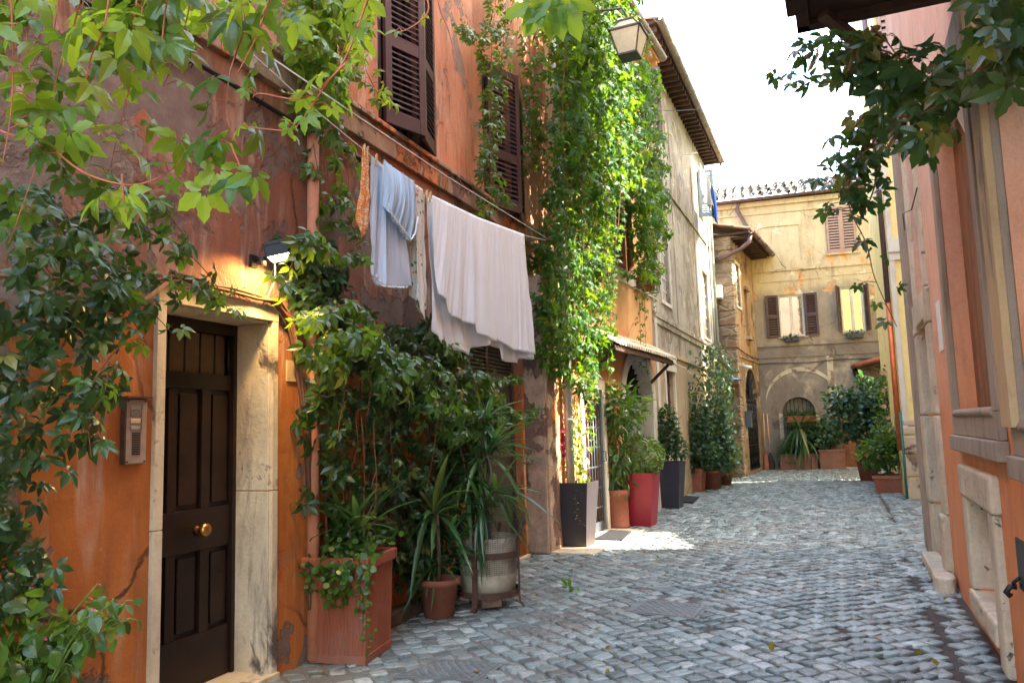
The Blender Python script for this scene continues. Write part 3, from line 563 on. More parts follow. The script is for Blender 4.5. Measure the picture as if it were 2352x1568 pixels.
# string course, cable, drainpipe
mb = MB(); mb.wb(-7, 5.68, 0, .055, 3.83, 4.03); mb.wb(-7, 5.68, 0, .09, 4.03, 4.075); mb.build('string_course', M_course, hA, bevel=.008)
mb = MB(); pts = [(-7 + i * .5, -.035, 3.66 + .012 * math.sin(i * 1.7)) for i in range(26)]; mb.tube(pts, .016, 6)
for i in range(20): mb.tube([(-6.5 + i * .6, 0, 3.66), (-6.5 + i * .6, -.055, 3.68), (-6.5 + i * .6, -.02, 3.63)], .005, 4)
mb.build('cable', M_blackcable, hA)
mb = MB(); mb.tube([(.035, -.06, .03), (.035, -.06, 3.62)], .042, 12)
for z in (.55, 1.4, 2.5, 3.3): mb.tube([(.035 + .046 * math.cos(a), -.06 + .046 * math.sin(a), z) for a in [i * math.pi / 5 for i in range(11)]], .004, 5)
mb.build('drainpipe', M_pipeO, hA)
# windows upstairs
def win_inside(parent, a, b, c, d, dep, name='window'):
    mb = MB(); mb.wb(a, b, -dep - .01, -dep + .005, c, d); return mb.build(name, M_glassd, parent)
for (a, b, c, d, dep) in hs[2:]:
    wv = win_inside(hA, a, b, c, d, dep); mb = MB()
    for x in (a + .03, (a + b) / 2, b - .03): mb.wb(x - .025, x + .025, -dep + .005, -dep + .04, c, d)
    mb.wb(a, b, -dep + .006, -dep + .038, c, c + .06); mb.build('frame', M_timb2, wv)
for (a, b, z, h_, pan) in [(1.08, 2.0, 4.1, 2.1, [(.12, .70), (.80, 1.98)]), (3.37, 4.49, 3.99, 1.68, [(.12, .57), (.67, 1.58)])]:
    wd = (b - a) / 2; shutter('shutter', wd, h_, pan, M_shut, hA, a, .03, z, -R(19), pitch=.052); shutter('shutter', wd, h_, pan, M_shut, hA, b, .03, z, R(14), right=True, pitch=.052)
    mb = MB(); mb.wb(a - .03, a + .004, -.1, .012, z, z + h_); mb.build('shutter_frame', M_shut, hA); mb = MB(); mb.wb(b - .004, b + .03, -.1, .012, z, z + h_); mb.build('shutter_frame', M_shut, hA)
# garage
mb = MB(); mb.wb(2.73, 4.34, -.17, -.13, .02, 2.1); 
for x in (2.73, 3.50, 4.28): mb.wb(x, x + .06, -.13, -.10, .02, 2.6)
mb.wb(2.79, 4.28, -.13, -.101, .02, .12); mb.wb(2.79, 4.28, -.13, -.101, 2.06, 2.14); gd = mb.build('garage_door', M_garage, hA, bevel=.004)
mb = MB(); mb.wb(2.73, 4.34, -.17, -.16, 2.1, 2.62)
for i in range(11): z = 2.16 + i * .043; mb.add([(2.79, .13, z), (4.28, .13, z), (4.28, .10, z - .03), (2.79, .10, z - .03), (2.79, .13, z - .006), (4.28, .13, z - .006), (4.28, .10, z - .036), (2.79, .10, z - .036)], [(0, 1, 2, 3), (7, 6, 5, 4), (3, 2, 6, 7)])
mb.build('louvre_vent', M_garage, gd)
mb = MB(); mb.wb(2.5, 4.36, 0, .05, 0, .035); mb.build('threshold', M_trav, hA, bevel=.005)
# intercom
t = wempty('intercom', A, -1.43, 0, 1.38, label='steel intercom panel with name plates beside the dark door', cat='intercom')
mb = MB(); mb.wb(-.068, .068, .0, .022, 0, .33); mb.build('panel', M_steel, t, bevel=.006)
mb = MB(); mb.wb(-.08, .08, 0, .045, .332, .342); mb.wb(-.08, -.07, 0, .03, .0, .33); mb.build('hood', M_rust, t)
for i in range(4):
    z = .285 - i * .034; mb = MB(); mb.wb(-.04, .022, .022, .027, z - .011, z + .011); bt = mb.build('name_plate', simple('name_plate_card' + str(i), [(.42, .36, .28), (.2, .17, .14), (.62, .48, .28), (.36, .3, .24)][i], .4, 0, .1, 60, 0, .5), t, bevel=.002); mb = MB(); mb.wb(.028, .042, .022, .03, z - .011, z + .011); mb.build('call_button', M_steel, bt)
mb = MB()
for i in range(13): z = .155 - i * .0088; mb.wb(-.026, .026, .022, .0245, z - .0025, z + .0025)
mb.build('speaker_grille', M_iron, t)
[MB().tube([(x, -.02, z), (x, -.026, z)], .005, 8).build('screw', M_rust, t) for x in (-.055, .055) for z in (.012, .318)]
# small plate on wall
t = wempty('wall_plate', A, -.135, 0, 1.86, label='small blank cream plate on the wall right of the marble door frame', cat='plate'); mb = MB(); mb.wb(-.05, .05, 0, .01, 0, .14); mb.build('plate', simple('cream_card', (.52, .36, .2), .6), t)
# floodlight
t = wempty('floodlight', A, -.53, 0, 2.58, label='lit black floodlight on the wall above the marble door frame', cat='lamp')
mb = MB(); mb.tube([(0, 0, .02), (0, -.10, .03), (0, -.16, .05)], .012, 6); mb.wb(-.03, .03, 0, .02, -.02, .06); mb.tube([(-.03, -.10, -.02), (-.03, -.10, .03)], .028, 12); mb.build('bracket', M_iron, t)
Mh = Matrix.Translation((0, -.21, .06)) @ Matrix.Rotation(R(25), 4, 'Z') @ Matrix.Rotation(R(-12), 4, 'X')
mb = MB(); mb.box(-.085, .085, -.065, .065, -.03, -.022, Mh); mb.box(-.092, -.085, -.072, .072, -.04, .03, Mh); mb.box(.085, .092, -.072, .072, -.04, .03, Mh); mb.box(-.085, .085, .065, .072, -.04, .03, Mh); mb.box(-.085, .085, -.072, -.065, -.04, .03, Mh)
mb.box(-.092, .092, -.072, .072, .0305, .05, Mh)
for i in range(6): mb.box(-.07 + i * .028, -.062 + i * .028, -.06, .06, .0505, .062, Mh)
mb.build('housing', M_iron, t, bevel=.003)
kk = NM('lit_lamp_glass'); e = kk.n.new('ShaderNodeEmission'); e.inputs[0].default_value = (1, .72, .36, 1); e.inputs[1].default_value = 5; kk.t.links.new(e.outputs[0], kk.out.inputs[0])
mb = MB(); mb.box(-.084, .084, -.064, .064, -.034, -.031, Mh); lens = mb.build('lamp_glass', kk.m, t)
mb = MB(); mb.tube([(.07, -.12, .02), (.11, -.09, -.08), (.09, -.05, -.2), (.04, -.025, -.28), (.0, -.02, -.32)], .005, 6); mb.build('power_cable', simple('dusty_cable', (.3, .24, .17), .7), t)
ll = bpy.data.lights.new('floodlight_glow', 'SPOT'); lo = bpy.data.objects.new('floodlight_glow', ll); COL.objects.link(lo); lo.parent = t; lo.location = (.0, -.215, .01); ll.energy = LAMPW; ll.color = (1, .62, .22); ll.shadow_soft_size = .05; ll.spot_size = R(150); ll.spot_blend = .6
lo.rotation_euler = Vector((-.10, .32, -.55)).to_track_quat('-Z', 'Y').to_euler()
# ------------------------------------------------------------------ building B : ochre house
hB = wempty('ochre_house', B, label='ochre orange house with an arched door under a small tiled canopy', cat='house')
hb = [(1.08, 1.90, 0, 2.03, .12), (3.05, 4.72, 0, 2.62, .24, .70), (2.6, 3.5, 4.05, 5.7, .2)]
mb = MB(); wallsheet(mb, .14, 5.25, 0, 3.4, hb[:2], back=1.0); wallsheet(mb, .9, 5.25, 3.4, 8.45, hb[2:], back=1.0); mb.build('wall', M_B, hB)
mb = MB(); mb.wb(-.28, .14, -.7, .0, 0, 3.4); mb.wb(-.25, .10, -.2, .025, 0, 3.0); mb.build('corner_pillar', M_pil, hB, bevel=.02)
mb = MB(); mb.wb(.0, .18, .026, .03, .0, 1.9); 
# raised borders
mb = MB(); z0 = 1.92; K = 20
arc = arcpts(3.05, 4.72, z0, .70, K); arco = arcpts(2.83, 4.94, z0, .90, K)
for i in range(K): (a, b), (c, d), (e, f), (g_, h_) = arc[i], arc[i + 1], arco[i], arco[i + 1]; mb.add([(a, -.03, b), (c, -.03, d), (g_, -.03, h_), (e, -.03, f), (a, .01, b), (c, .01, d), (g_, .01, h_), (e, .01, f)], [(0, 1, 2, 3), (3, 2, 6, 7), (1, 0, 4, 5)])
mb.wb(2.83, 3.05, 0, .03, .0, z0 - .001); mb.wb(4.72, 4.94, 0, .03, 0, z0 - .001); mb.wb(4.70, 4.7198, -.235, .028, 0, z0 - .001); mb.wb(3.0502, 3.07, -.235, .028, 0, z0 - .001); [mb.add([(a, -.028, b - .006), (c, -.028, d - .006), (c, .235, d - .006), (a, .235, b - .006)], [(0, 1, 2, 3)]) for (a, b), (c, d) in zip(arc, arc[1:])]; mb.wb(.96, 1.08, 0, .025, 0, 2.18); mb.wb(1.90, 2.02, 0, .025, 0, 2.18); mb.wb(1.0801, 1.8999, 0, .024, 2.03, 2.18)
mb.wb(1.5, 5.25, 0, .04, 3.85, 4.08); mb.wb(5.10, 5.27, 0, .03, 0, 7.9); mb.build('border', M_white, hB, bevel=.004)
# grille door (open outward a little)
mb = MB(); mb.wb(1.08, 1.90, -.125, -.12, 0, 2.03); M_redin = simple('dark_red_curtain', (.09, .018, .012), .8, 0, .3, 2, .1, .2, streak=.4); gb = mb.build('doorway_back', M_redin, hB)
mb = MB(); n1, n0 = .0, -.05
for a, b, c, d in ((1.08, 1.15, .0, 2.03), (1.83, 1.90, 0, 2.03), (1.1501, 1.8299, 1.93, 2.03), (1.1501, 1.8299, 0, .16)): mb.wb(a, b, n0, n1, c, d)
gd = mb.build('grille_door', M_greymetal, hB, bevel=.004); mb = MB()
for i in range(6): x = 1.21 + i * .113; mb.tube([(x, .02, .16), (x, .02, 1.62)], .008, 6)
for z in (.35, .62, .92, 1.20, 1.48): mb.wb(1.15, 1.83, -.03, -.018, z, z + .022)
pts = [(1.49 - .30 * math.cos(math.pi * i / 14), .02, 1.62 + .24 * math.sin(math.pi * i / 14)) for i in range(15)]; mb.tube(pts, .009, 6); mb.lathe([(0, .12), (.012, .05), (.02, .02), (.008, 0)], 8, Matrix.Translation((1.40, .02, 1.62))); mb.lathe([(0, .12), (.012, .05), (.02, .02), (.008, 0)], 8, Matrix.Translation((1.58, .02, 1.62)))
mb.build('bars', M_greymetal, gd); mb = MB(); mb.tube([(1.86, 0, 1.0), (1.86, -.05, 1.0), (1.86, -.05, 1.14), (1.86, 0, 1.14)], .008, 6); mb.build('handle', M_iron, gd)
# arched door
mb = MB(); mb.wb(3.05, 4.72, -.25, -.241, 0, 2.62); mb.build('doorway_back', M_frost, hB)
mb = MB(); mb.wb(3.07, 4.70, -.22, -.18, 1.90, 2.0); mb.wb(3.07, 3.15, -.22, -.18, 0, 1.9); mb.wb(4.62, 4.70, -.22, -.18, 0, 1.9)
hub = (3.885, .20, 2.0)
for i in range(15): a = math.pi * (i + .5) / 15; mb.bar(hub, (3.885 + .78 * math.cos(a), .20, 2.0 + .60 * math.sin(a)), .014, .05, up=(0, 1, 0))
mb.lathe([(.2, -.02), (.2, .02), (0, .02)], 24, Matrix.Translation(hub) @ Matrix.Rotation(R(90), 4, 'X')); ad = mb.build('fanlight', M_iron, hB)
mb = MB()
for i in range(16): x = 3.2 + i * .092; mb.tube([(x, .16, .05), (x, .16, 1.9)], .013, 6)
for z in (.3, 1.1, 1.75): mb.wb(3.1, 4.66, -.172, -.155, z, z + .03)
mb.build('grille_gate', M_zinc, hB)
# upper window with red shutters, and box
win_inside(hB, 2.6, 3.5, 4.05, 5.7, .2)
shutter('shutter', .45, 1.6, [(.08, .75), (.83, 1.52)], M_shutred, hB, 2.6, .02, 4.08, -R(8), pitch=.06); shutter('shutter', .45, 1.6, [(.08, .75), (.83, 1.52)], M_shutred, hB, 3.5, .02, 4.08, R(25), right=True, pitch=.06)
win_inside(hB, 4.6, 4.61, 7, 7.1, 0)
shutter('shutter', .62, 1.35, [(.08, 1.27)], M_shut2, hB, 3.95, .03, 6.55, -R(55), pitch=.055)
# tiled canopy
mb = MB(); mb.add([(u, -n, z) for u in (1.35, 4.75) for n, z in ((0, 2.84), (.42, 2.60), (.42, 2.63), (0, 2.87))], [(0, 1, 2, 3), (7, 6, 5, 4), (0, 4, 5, 1), (3, 2, 6, 7), (1, 5, 6, 2)]); mb.wb(1.35, 4.75, .38, .43, 2.555, 2.60); [mb.bar((u, 0, 2.80), (u, -.42, 2.56), .06) for u in (1.46, 2.3, 3.2, 4.1, 4.66)]; mb.bar((1.46, -.02, 2.25), (1.46, -.36, 2.56), .05); mb.bar((4.64, -.02, 2.25), (4.64, -.36, 2.56), .05); cn = mb.build('canopy', M_timb2, hB, bevel=.004)
mb = MB(); pantiles(mb, 0, 1.33, 4.78, .47, .0, 2.615, 2.89, .125, .05, 2); mb.build('tile', M_tilew, cn)
# eaves
mb = MB(); mb.wb(.5, 5.25, -.6, .34, 8.45, 8.52)
for i in range(12): mb.wb(.7 + i * .4, .78 + i * .4, 0, .31, 8.36, 8.45)
mb.build('eaves', M_B, hB)
mb = MB(); gutter(mb, [(.4, -.40, 8.56), (3.0, -.40, 8.56), (5.3, -.40, 8.56)], .08); mb.build('gutter', M_gutter, hB)
mb = MB(); mb.tube([(.30, -.09, 0), (.30, -.09, 8.4)], .055, 12)
for z in (1.6, 3.2, 5): mb.tube([(.30 + .06 * math.cos(a), -.09 + .06 * math.sin(a), z) for a in [i * math.pi / 5 for i in range(11)]], .005, 5)
mb.build('drainpipe', M_zinc, hB)
# ------------------------------------------------------------------ building C : tall grey-beige house
hC = wempty('grey_beige_house', C_, label='tall streaked grey beige house between the ochre house and the low stone house', cat='house')
hc = [(.98, 1.70, 1.35, 2.55, .22), (.95, 1.85, 3.95, 5.55, .14), (6.35, 7.35, 3.75, 5.55, .14), (6.6, 7.4, 7.0, 8.3, .14)]
CE = 8.3
mb = MB(); wallsheet(mb, -.02, CE, 0, 9.05, hc, back=1.2); mb.build('wall', M_C, hC)
for (a, b, c, d, dep) in hc:
    wv = win_inside(hC, a, b, c, d, dep)
    if c > 3 and c < 6:
        mb = MB()
        for x0, x1, y0, y1 in ((a - .07, a, c - .07, d + .07), (b, b + .07, c - .07, d + .07), (a, b, c - .07, c), (a, b, d, d + .07)): mb.wb(x0, x1, .001, .03, y0, y1)
        for i in range(1, 5): x = a + (b - a) * i / 5; mb.wb(x - .014, x + .014, -.1, -.05, c, d)
        for i in range(1, 6): z = c + (d - c) * i / 6; mb.wb(a, b, -.098, -.052, z - .012, z + .012)
        mb.build('frame', M_white, wv)
    elif c < 2:
        mb = MB(); [mb.tube([(a + .12 * i, .06, c), (a + .12 * i, .06, d)], .01, 6) for i in range(1, 6)]; [mb.tube([(a, .06, z), (b, .06, z)], .01, 6) for z in (1.6, 1.95, 2.3)]; mb.build('bars', M_rust, wv)
        mb = MB(); mb.wb(a - .08, b + .08, 0, .10, c - .10, c); mb.build('sill', simple('mauve_sill', (.32, .2, .19), .8), wv)
        mb = MB(); mb.wb(a - .12, b + .14, 0, .06, d, d + .26); mb.wb(a - .2, a - .06, 0, .03, 0, d + .2); mb.wb(b + .1, b + .22, 0, .02, 0, d - .02); mb.build('border', M_white, wv)
    else: shutter('shutter', .4, 1.3, [(.08, 1.22)], simple('grey_blue_shutter', (.12, .17, .2), .5), hC, a, .03, c, -R(70), pitch=.06)
mb = MB(); mb.wb(.0, CE, 0, .05, 3.52, 3.62); mb.wb(0, CE, 0, .03, 3.40, 3.52); mb.wb(0, CE, 0, .045, 2.86, 2.93); mb.wb(0, CE, 0, .035, 6.45, 6.5)
for u in (2.6, 5.5): mb.wb(u, u + .03, 0, .02, 2.93, 8)
mb.build('string_course', M_C, hC, bevel=.004)
mb = MB(); mb.tube([(.4 + i * .6, -.07, 2.80 - .03 * i + .02 * math.sin(i * 2)) for i in range(10)], .012, 5); mb.build('cable', M_plastic, hC)
mb = MB(); mb.wb(-.2, CE + .3, -1.2, .40, 9.05, 9.11); ev = mb.build('eaves', M_timber, hC)
for i in range(30): mb = MB() if i == 0 else mb; mb.box(i * .285 - .1, i * .285 - .02, -.37, .0, 8.94, 9.05)
mb.build('rafter', M_timb2, ev)
mb = MB(); pantiles(mb, 0, -.2, CE + .3, .42, -.6, 9.12, 9.35, .2, .07, 3); mb.build('tile', M_tile, ev)
mb = MB(); gutter(mb, [(-.3, -.46, 9.12), (4, -.46, 9.12), (CE + .35, -.46, 9.12)], .085); mb.build('gutter', M_gutter, hC)
mb = MB(); mb.tube([(CE + .25, -.46, 9.05), (CE + .2, -.42, 8.85), (CE - .2, -.16, 8.55), (CE - .25, -.1, 8.35), (CE - .25, -.1, 0.3)], .055, 12); mb.tube([(CE - .42, -.06, 7.6), (CE - .42, -.06, 2.0)], .03, 8)
[mb.tube([(CE - .25 + .062 * math.cos(a), -.1 + .062 * math.sin(a), z) for a in [i * math.pi / 5 for i in range(11)]], .006, 5) for z in (1.5, 3, 4.5, 6, 7.5)]
mb.build('drainpipe', M_zinc, hC)
t = wempty('junction_box', C_, CE - .1, .08, 5.0, label='pale junction box at the end of the grey beige house above the climbing shrub', cat='junction box'); mb = MB(); mb.wb(-.18, .18, 0, .22, 0, .34); mb.wb(-.2, .2, -.02, .24, .34, .36); mb.build('box', M_plastic, t, bevel=.01)
# ------------------------------------------------------------------ building D : low stone house
hD = wempty('stone_house', D, label='low rough stone house with an arched iron gate and overhanging tiled eaves', cat='house')
hd = [(1.0, 2.95, .08, 3.1, .14, .97), (.45, 1.05, 4.85, 6.1, .12), (1.75, 2.2, 4.1, 5.5, .12)]
mb = MB(); wallsheet(mb, .35, 3.9, 0, 6.75, hd, back=1.5, ends=False); mb.build('wall', M_Dp, hD)
mb = MB(); mb.wb(.02, .3499, -1.6, .012, 0, 6.75); mb.add([(.02, -.3, 6.75), (.02, 1.6, 6.75), (.02, 1.6, 7.25), (.35, -.3, 6.75), (.35, 1.6, 6.75), (.35, 1.6, 7.25)], [(0, 1, 2), (0, 2, 5, 3)])
z = 0
while z < 6.5:
    h_ = random.uniform(.26, .42); L = random.choice((.28, .42)); q = random.uniform(.3, .5); mb.wb(-.005 - random.uniform(0, .02), L, -q, .022 + random.uniform(0, .012), z + .012, z + h_); z += h_ + .01
mb.build('quoins', M_D, hD, bevel=.03)
win_inside(hD, .45, 1.05, 4.85, 6.1, .12); mb = MB()
for x0, x1, y0, y1 in ((.37, .45, 4.78, 6.18), (1.05, 1.13, 4.78, 6.18), (.45, 1.05, 4.78, 4.85), (.45, 1.05, 6.1, 6.18)): mb.wb(x0, x1, .001, .03, y0, y1)
for i in range(1, 5): mb.wb(.45 + .12 * i - .012, .45 + .12 * i + .012, -.08, -.04, 4.85, 6.1)
for i in range(1, 7): mb.wb(.45, 1.05, -.078, -.042, 4.85 + .178 * i - .01, 4.85 + .178 * i + .01)
mb.build('window_frame', M_white, hD)
mb = MB(); mb.wb(1.75, 2.2, -.13, -.12, 4.1, 5.5); mb.build('niche_panel', M_Dp, hD); mb = MB(); mb.wb(1.68, 2.28, 0, .1, 5.5, 5.6); mb.build('lintel', M_Dp, hD); mb = MB(); mb.wb(1.65, 2.3, 0, .12, 3.98, 4.08); mb.build('sill', M_Dp, hD); mb = MB(); mb.wb(0.36, 3.5, 0, .03, 3.35, 3.42); mb.build('string_course', M_Dp, hD)
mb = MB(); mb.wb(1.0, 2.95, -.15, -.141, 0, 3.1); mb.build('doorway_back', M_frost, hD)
mb = MB(); mb.wb(1.0, 1.08, -.10, -.05, .08, 2.1); mb.wb(2.87, 2.95, -.10, -.05, .08, 2.1); mb.wb(1.0, 2.95, -.10, -.05, 2.1, 2.2); mb.wb(1.08, 2.87, -.10, -.05, .08, .16)
for i in range(18): x = 1.13 + i * .1; mb.tube([(x, .07, .16), (x, .07, 2.1)], .01, 5)
for z in (.8, 1.5): mb.wb(1.08, 2.87, -.095, -.055, z, z + .04)
for i in range(5):
    for j in range(6):
        cx, cz = 1.25 + i * .36, .35 + j * .31; mb.tube([(cx + .055 * math.cos(a) * (1 - a / 14), .04, cz + .09 * math.sin(a)) for a in [k * .7 for k in range(12)]], .008, 4)
for i in range(9): a = math.pi * (i + .5) / 9; mb.bar((1.975, .07, 2.2), (1.975 + .92 * math.cos(a), .07, 2.2 + .82 * math.sin(a)), .014, .03, up=(0, 1, 0))
mb.build('iron_gate', M_iron, hD)
mb = MB(); mb.wb(-.1, 4.0, -1.6, .55, 6.80, 6.86); ev = mb.build('eaves', M_timber, hD); mb = MB(); [mb.wb(.1 + i * .35, .18 + i * .35, 0, .5, 6.70, 6.80) for i in range(11)]; mb.build('rafter', M_timb2, ev)
mb = MB(); pantiles(mb, 0, -.1, 4.0, .6, -1.6, 6.88, 7.5, .2, .07, 5); mb.build('tile', M_tile, ev)
mb = MB(); gutter(mb, [(-.1, -.64, 6.86), (2, -.64, 6.86), (4.0, -.64, 6.86)], .09); mb.tube([(.0, -.6, 6.80), (-.05, -.55, 6.55), (-.1, -.3, 6.35), (-.15, .55, 6.05)], .06, 10); mb.build('gutter', M_pipeP, hD)
t = wempty('security_camera', D, .75, .0, 3.05, label='small white security camera on the stone house above the iron gate', cat='camera'); mb = MB(); mb.wb(-.05, .05, 0, .05, .06, .16); mb.tube([(0, -.04, .05), (.0, -.14, .03), (0, -.26, 0)], .05, 10); mb.build('camera_body', M_plastic, t)
t = wempty('wall_lamp', D, -.35, -.22, 2.68, label='blue grey enamel shade lamp on a curved arm on the stone house', cat='lamp')
mb = MB(); mb.tube([(.35, .15, .0), (.3, -.05, .25), (.1, -.12, .30), (0, -.12, .18), (0, -.12, .1)], .014, 6); mb.build('arm', M_iron, t); mb = MB(); mb.lathe([(.02, .13), (.05, .10), (.07, .06), (.30, .0), (.31, -.02), (.28, .0)], 24, Matrix.Translation((0, -.12, 0))); mb.build('lamp_shade', simple('blue_grey_enamel', (.10, .15, .19), .4, .2), t)
t = wempty('mailbox', D, .78, .0, 1.35, label='grey metal mailbox on the stone house beside the iron gate', cat='mailbox'); mb = MB(); mb.wb(-.13, .13, .01, .16, 0, .42); mb.build('box', M_greymetal, t, bevel=.01); mb = MB(); mb.wb(-.14, .14, 0, .19, .42, .46); mb.build('lid', M_greymetal, t, bevel=.01)
# ------------------------------------------------------------------ building F : far facade
hF = wempty('faded_ochre_house', F, label='faded ochre house closing the end of the alley, grey brown at street level', cat='house')
hf = [(.58, 1.55, .95, 2.24, .22, .48), (2.24, 3.34, .0, 2.24, .16), (.68, 1.42, 4.16, 5.5, .12), (2.52, 3.18, 4.2, 5.62, .12), (2.25, 3.12, 6.72, 8.2, .1)]
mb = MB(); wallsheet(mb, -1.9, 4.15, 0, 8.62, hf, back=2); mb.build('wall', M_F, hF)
mb = MB(); mb.wb(-1.9, 4.15, 0, .05, 3.86, 3.98); mb.wb(-1.9, 4.15, 0, .025, 3.5, 3.56); mb.wb(-1.9, 4.15, 0, .04, 6.28, 6.34); mb.wb(-1.9, 4.15, 0, .04, 8.2, 8.26); mb.wb(-1.9, 4.15, 0, .10, 8.46, 8.62)
for a, b, c, d in ((.25, 1.45, 6.6, 7.75),): mb.wb(a, b, 0, .03, d, d + .03); mb.wb(a - .03, a, 0, .03, c, d + .03); mb.wb(b, b + .03, 0, .03, c, d + .03)
for a, b, c, d in ((.1, 2.0, 4.0, 5.95), (2.2, 3.9, 4.0, 6.0)): mb.wb(a, b, 0, .015, d, d + .04)
mb.wb(2.2, 3.18, 0, .06, 6.66, 6.72); mb.wb(.6, 1.5, 0, .05, 4.10, 4.158); mb.wb(2.46, 3.24, 0, .05, 4.13, 4.198); mb.build('string_course', M_F, hF, bevel=.004)
mb = MB(); arc = arcpts(.1, 2.25, 2.0, 1.05, 24)
M_lime = stucco('old_limewash_band', [(0, .1, (.55, .50, .40), (.42, .37, .29))], patches=[((.26, .19, .14), 2.5, .52, .58, 3, -1, 9)], fine=.4, bump=.5)
for i in range(24): (a, b), (c, d) = arc[i], arc[i + 1]; mb.add([(a, -.02, b), (c, -.02, d), (c, -.02, d + .13), (a, -.02, b + .13), (a, 0, b), (c, 0, d), (c, 0, d + .13), (a, 0, b + .13)], [(0, 1, 2, 3), (4, 5, 1, 0), (3, 2, 6, 7)])
mb.wb(1.98, 2.16, 0, .017, 1.2, 3.49); mb.wb(.46, .58, 0, .016, .9, 1.75); mb.wb(1.55, 1.66, 0, .016, .9, 1.75); mb.build('limewash_band', M_lime, hF)
for k, (a, b, c, d) in enumerate([(.68, 1.42, 4.16, 5.5), (2.52, 3.18, 4.2, 5.62)]):
    mb = MB(); mb.wb(a, b, -.105, -.10, c, d); wv = mb.build('window', M_glass, hF); mb = MB()
    for x0, x1 in ((a, a + .05), (b - .05, b), ((a + b) / 2 - .04, (a + b) / 2 + .04)): mb.wb(x0, x1, -.10, -.05, c, d)
    mb.wb(a + .05, b - .05, -.10, -.052, c, c + .06); mb.wb(a + .05, b - .05, -.10, -.052, d - .06, d); mb.build('frame', M_white, wv)
shutter('shutter', .40, 1.36, [(.07, .62), (.74, 1.30)], M_shut, hF, .67, .03, 4.15, R(180 - 8) * -1 if False else R(180 + 8), pitch=.07)
shutter('shutter', .40, 1.36, [(.07, .62), (.74, 1.30)], M_shut, hF, 1.43, .03, 4.15, R(180 - 8), right=True, pitch=.07)
shutter('shutter', .36, 1.44, [(.07, .66), (.78, 1.38)], M_shut, hF, 2.51, .03, 4.19, R(-110), pitch=.07)
shutter('shutter', .36, 1.44, [(.07, .66), (.78, 1.38)], M_shut, hF, 3.19, .03, 4.19, R(100), right=True, pitch=.07)
shutter('shutter', .435, 1.48, [(.07, 1.41)], M_shutb, hF, 2.25, .02, 6.72, 0, pitch=.085); shutter('shutter', .435, 1.48, [(.07, 1.41)], M_shutb, hF, 3.12, .02, 6.72, 0, right=True, pitch=.085)
win_inside(hF, 2.25, 3.12, 6.72, 8.2, .1)
mb = MB(); mb.wb(.58, 1.55, -.22, -.21, .95, 2.24); wv = mb.build('window', simple('curtained_pane', (.14, .12, .08), .5), hF); mb = MB(); [mb.tube([(.58 + .12 * i, .1, .95), (.58 + .12 * i, .1, 2.2)], .012, 5) for i in range(1, 8)]; mb.wb(.58, 1.55, -.115, -.085, 1.75, 1.79); mb.wb(.58, 1.55, -.115, -.085, 1.3, 1.33); mb.build('bars', M_iron, wv)
M_plank = simple('reddish_plank_door', (.20, .075, .035), .6, 0, .3, 4, .2, .3, streak=.35)
mb = MB(); mb.wb(2.24, 3.34, -.16, -.13, .04, 2.24); 
for i in range(10): mb.wb(2.25 + i * .108, 2.25 + i * .108 + .1, -.13, -.115, .05, 2.23)
mb.build('door', M_plank, hF); mb = MB(); mb.wb(2.2, 3.4, -.1, .2, 0, .04); mb.build('threshold', M_trav, hF)
mb = MB(); mb.wb(-1.9, 4.15, 0, .18, 8.64, 8.70); ev = mb.build('eaves', M_timber, hF); mb = MB(); pantiles(mb, 0, -1.9, 4.2, .26, -2.2, 8.72, 9.8, .27, .095, 5, .06); mb.build('tile', M_tiled, ev)
mb = MB(); gutter(mb, [(-2.1, -.28, 8.66), (1, -.28, 8.70), (4.15, -.28, 8.74)], .08); mb.tube([(-.35, -.2, 8.6), (-.42, -.1, 8.4), (-.05, -.15, 7.6), (.0, -.15, 7.0)], .06, 8); mb.build('gutter', M_pipeP, hF)
mb = MB(); mb.tube([(-.6, .3, 8.9), (-.6, .3, 9.0)], .01, 6)
# items on F
def boxplant(W, u, n, z, wd, label, col='blue', pot=M_anthra, k=90):
    t = wempty('window_box', W, u, n, z, label=label, cat='window box', group='flower boxes on the far house'); mb = MB(); mb.wb(-wd / 2, wd / 2, 0, .15, 0, .14); mb.build('box', pot, t, bevel=.01)
    L = Leaves(); [L.add('ovate', (random.gauss(0, wd / 3), -.08 + random.gauss(0, .05), .14 + random.uniform(0, .1) - abs(random.gauss(0, .08))), RN3(1), RN3(.5) + np.array([0, -.3, 1]), random.uniform(.05, .1)) for _ in range(k)]; L.build('foliage', ML[col], t); return t
boxplant(F, 1.0, .05, 3.98, .42, 'window box with yellow flowers under the left open window of the far house'); boxplant(F, 2.85, .05, 3.98, .45, 'bushy window box under the right open window of the far house')
t = wempty('hanging_planter', F, 1.1, .05, 1.45, label='red trough of spiky green plants hung on the arched barred window', cat='planter'); mb = MB(); mb.wb(-.42, .42, 0, .2, 0, .2); mb.build('trough', M_terra, t, bevel=.01); L = Leaves(); [rosette(L, (x, -.1, .2), 26, .32) for x in (-.35, -.2, 0, .15, .32)]; L.build('foliage', ML['strap'], t)
t = wempty('wall_lantern', F, 2.75 + .05, 0, 2.72, label='small black lantern on the far house above the plank door', cat='lamp'); mb = MB(); mb.tube([(0, 0, .1), (0, -.12, .42), (0, -.2, .36)], .015, 6); mb.lathe([(.0, .36), (.03, .34), (.12, .24), (.11, .23), (.07, 0), (0, 0)], 6, Matrix.Translation((0, -.2, 0)), smooth=False); mb.build('lantern_body', M_iron, t)
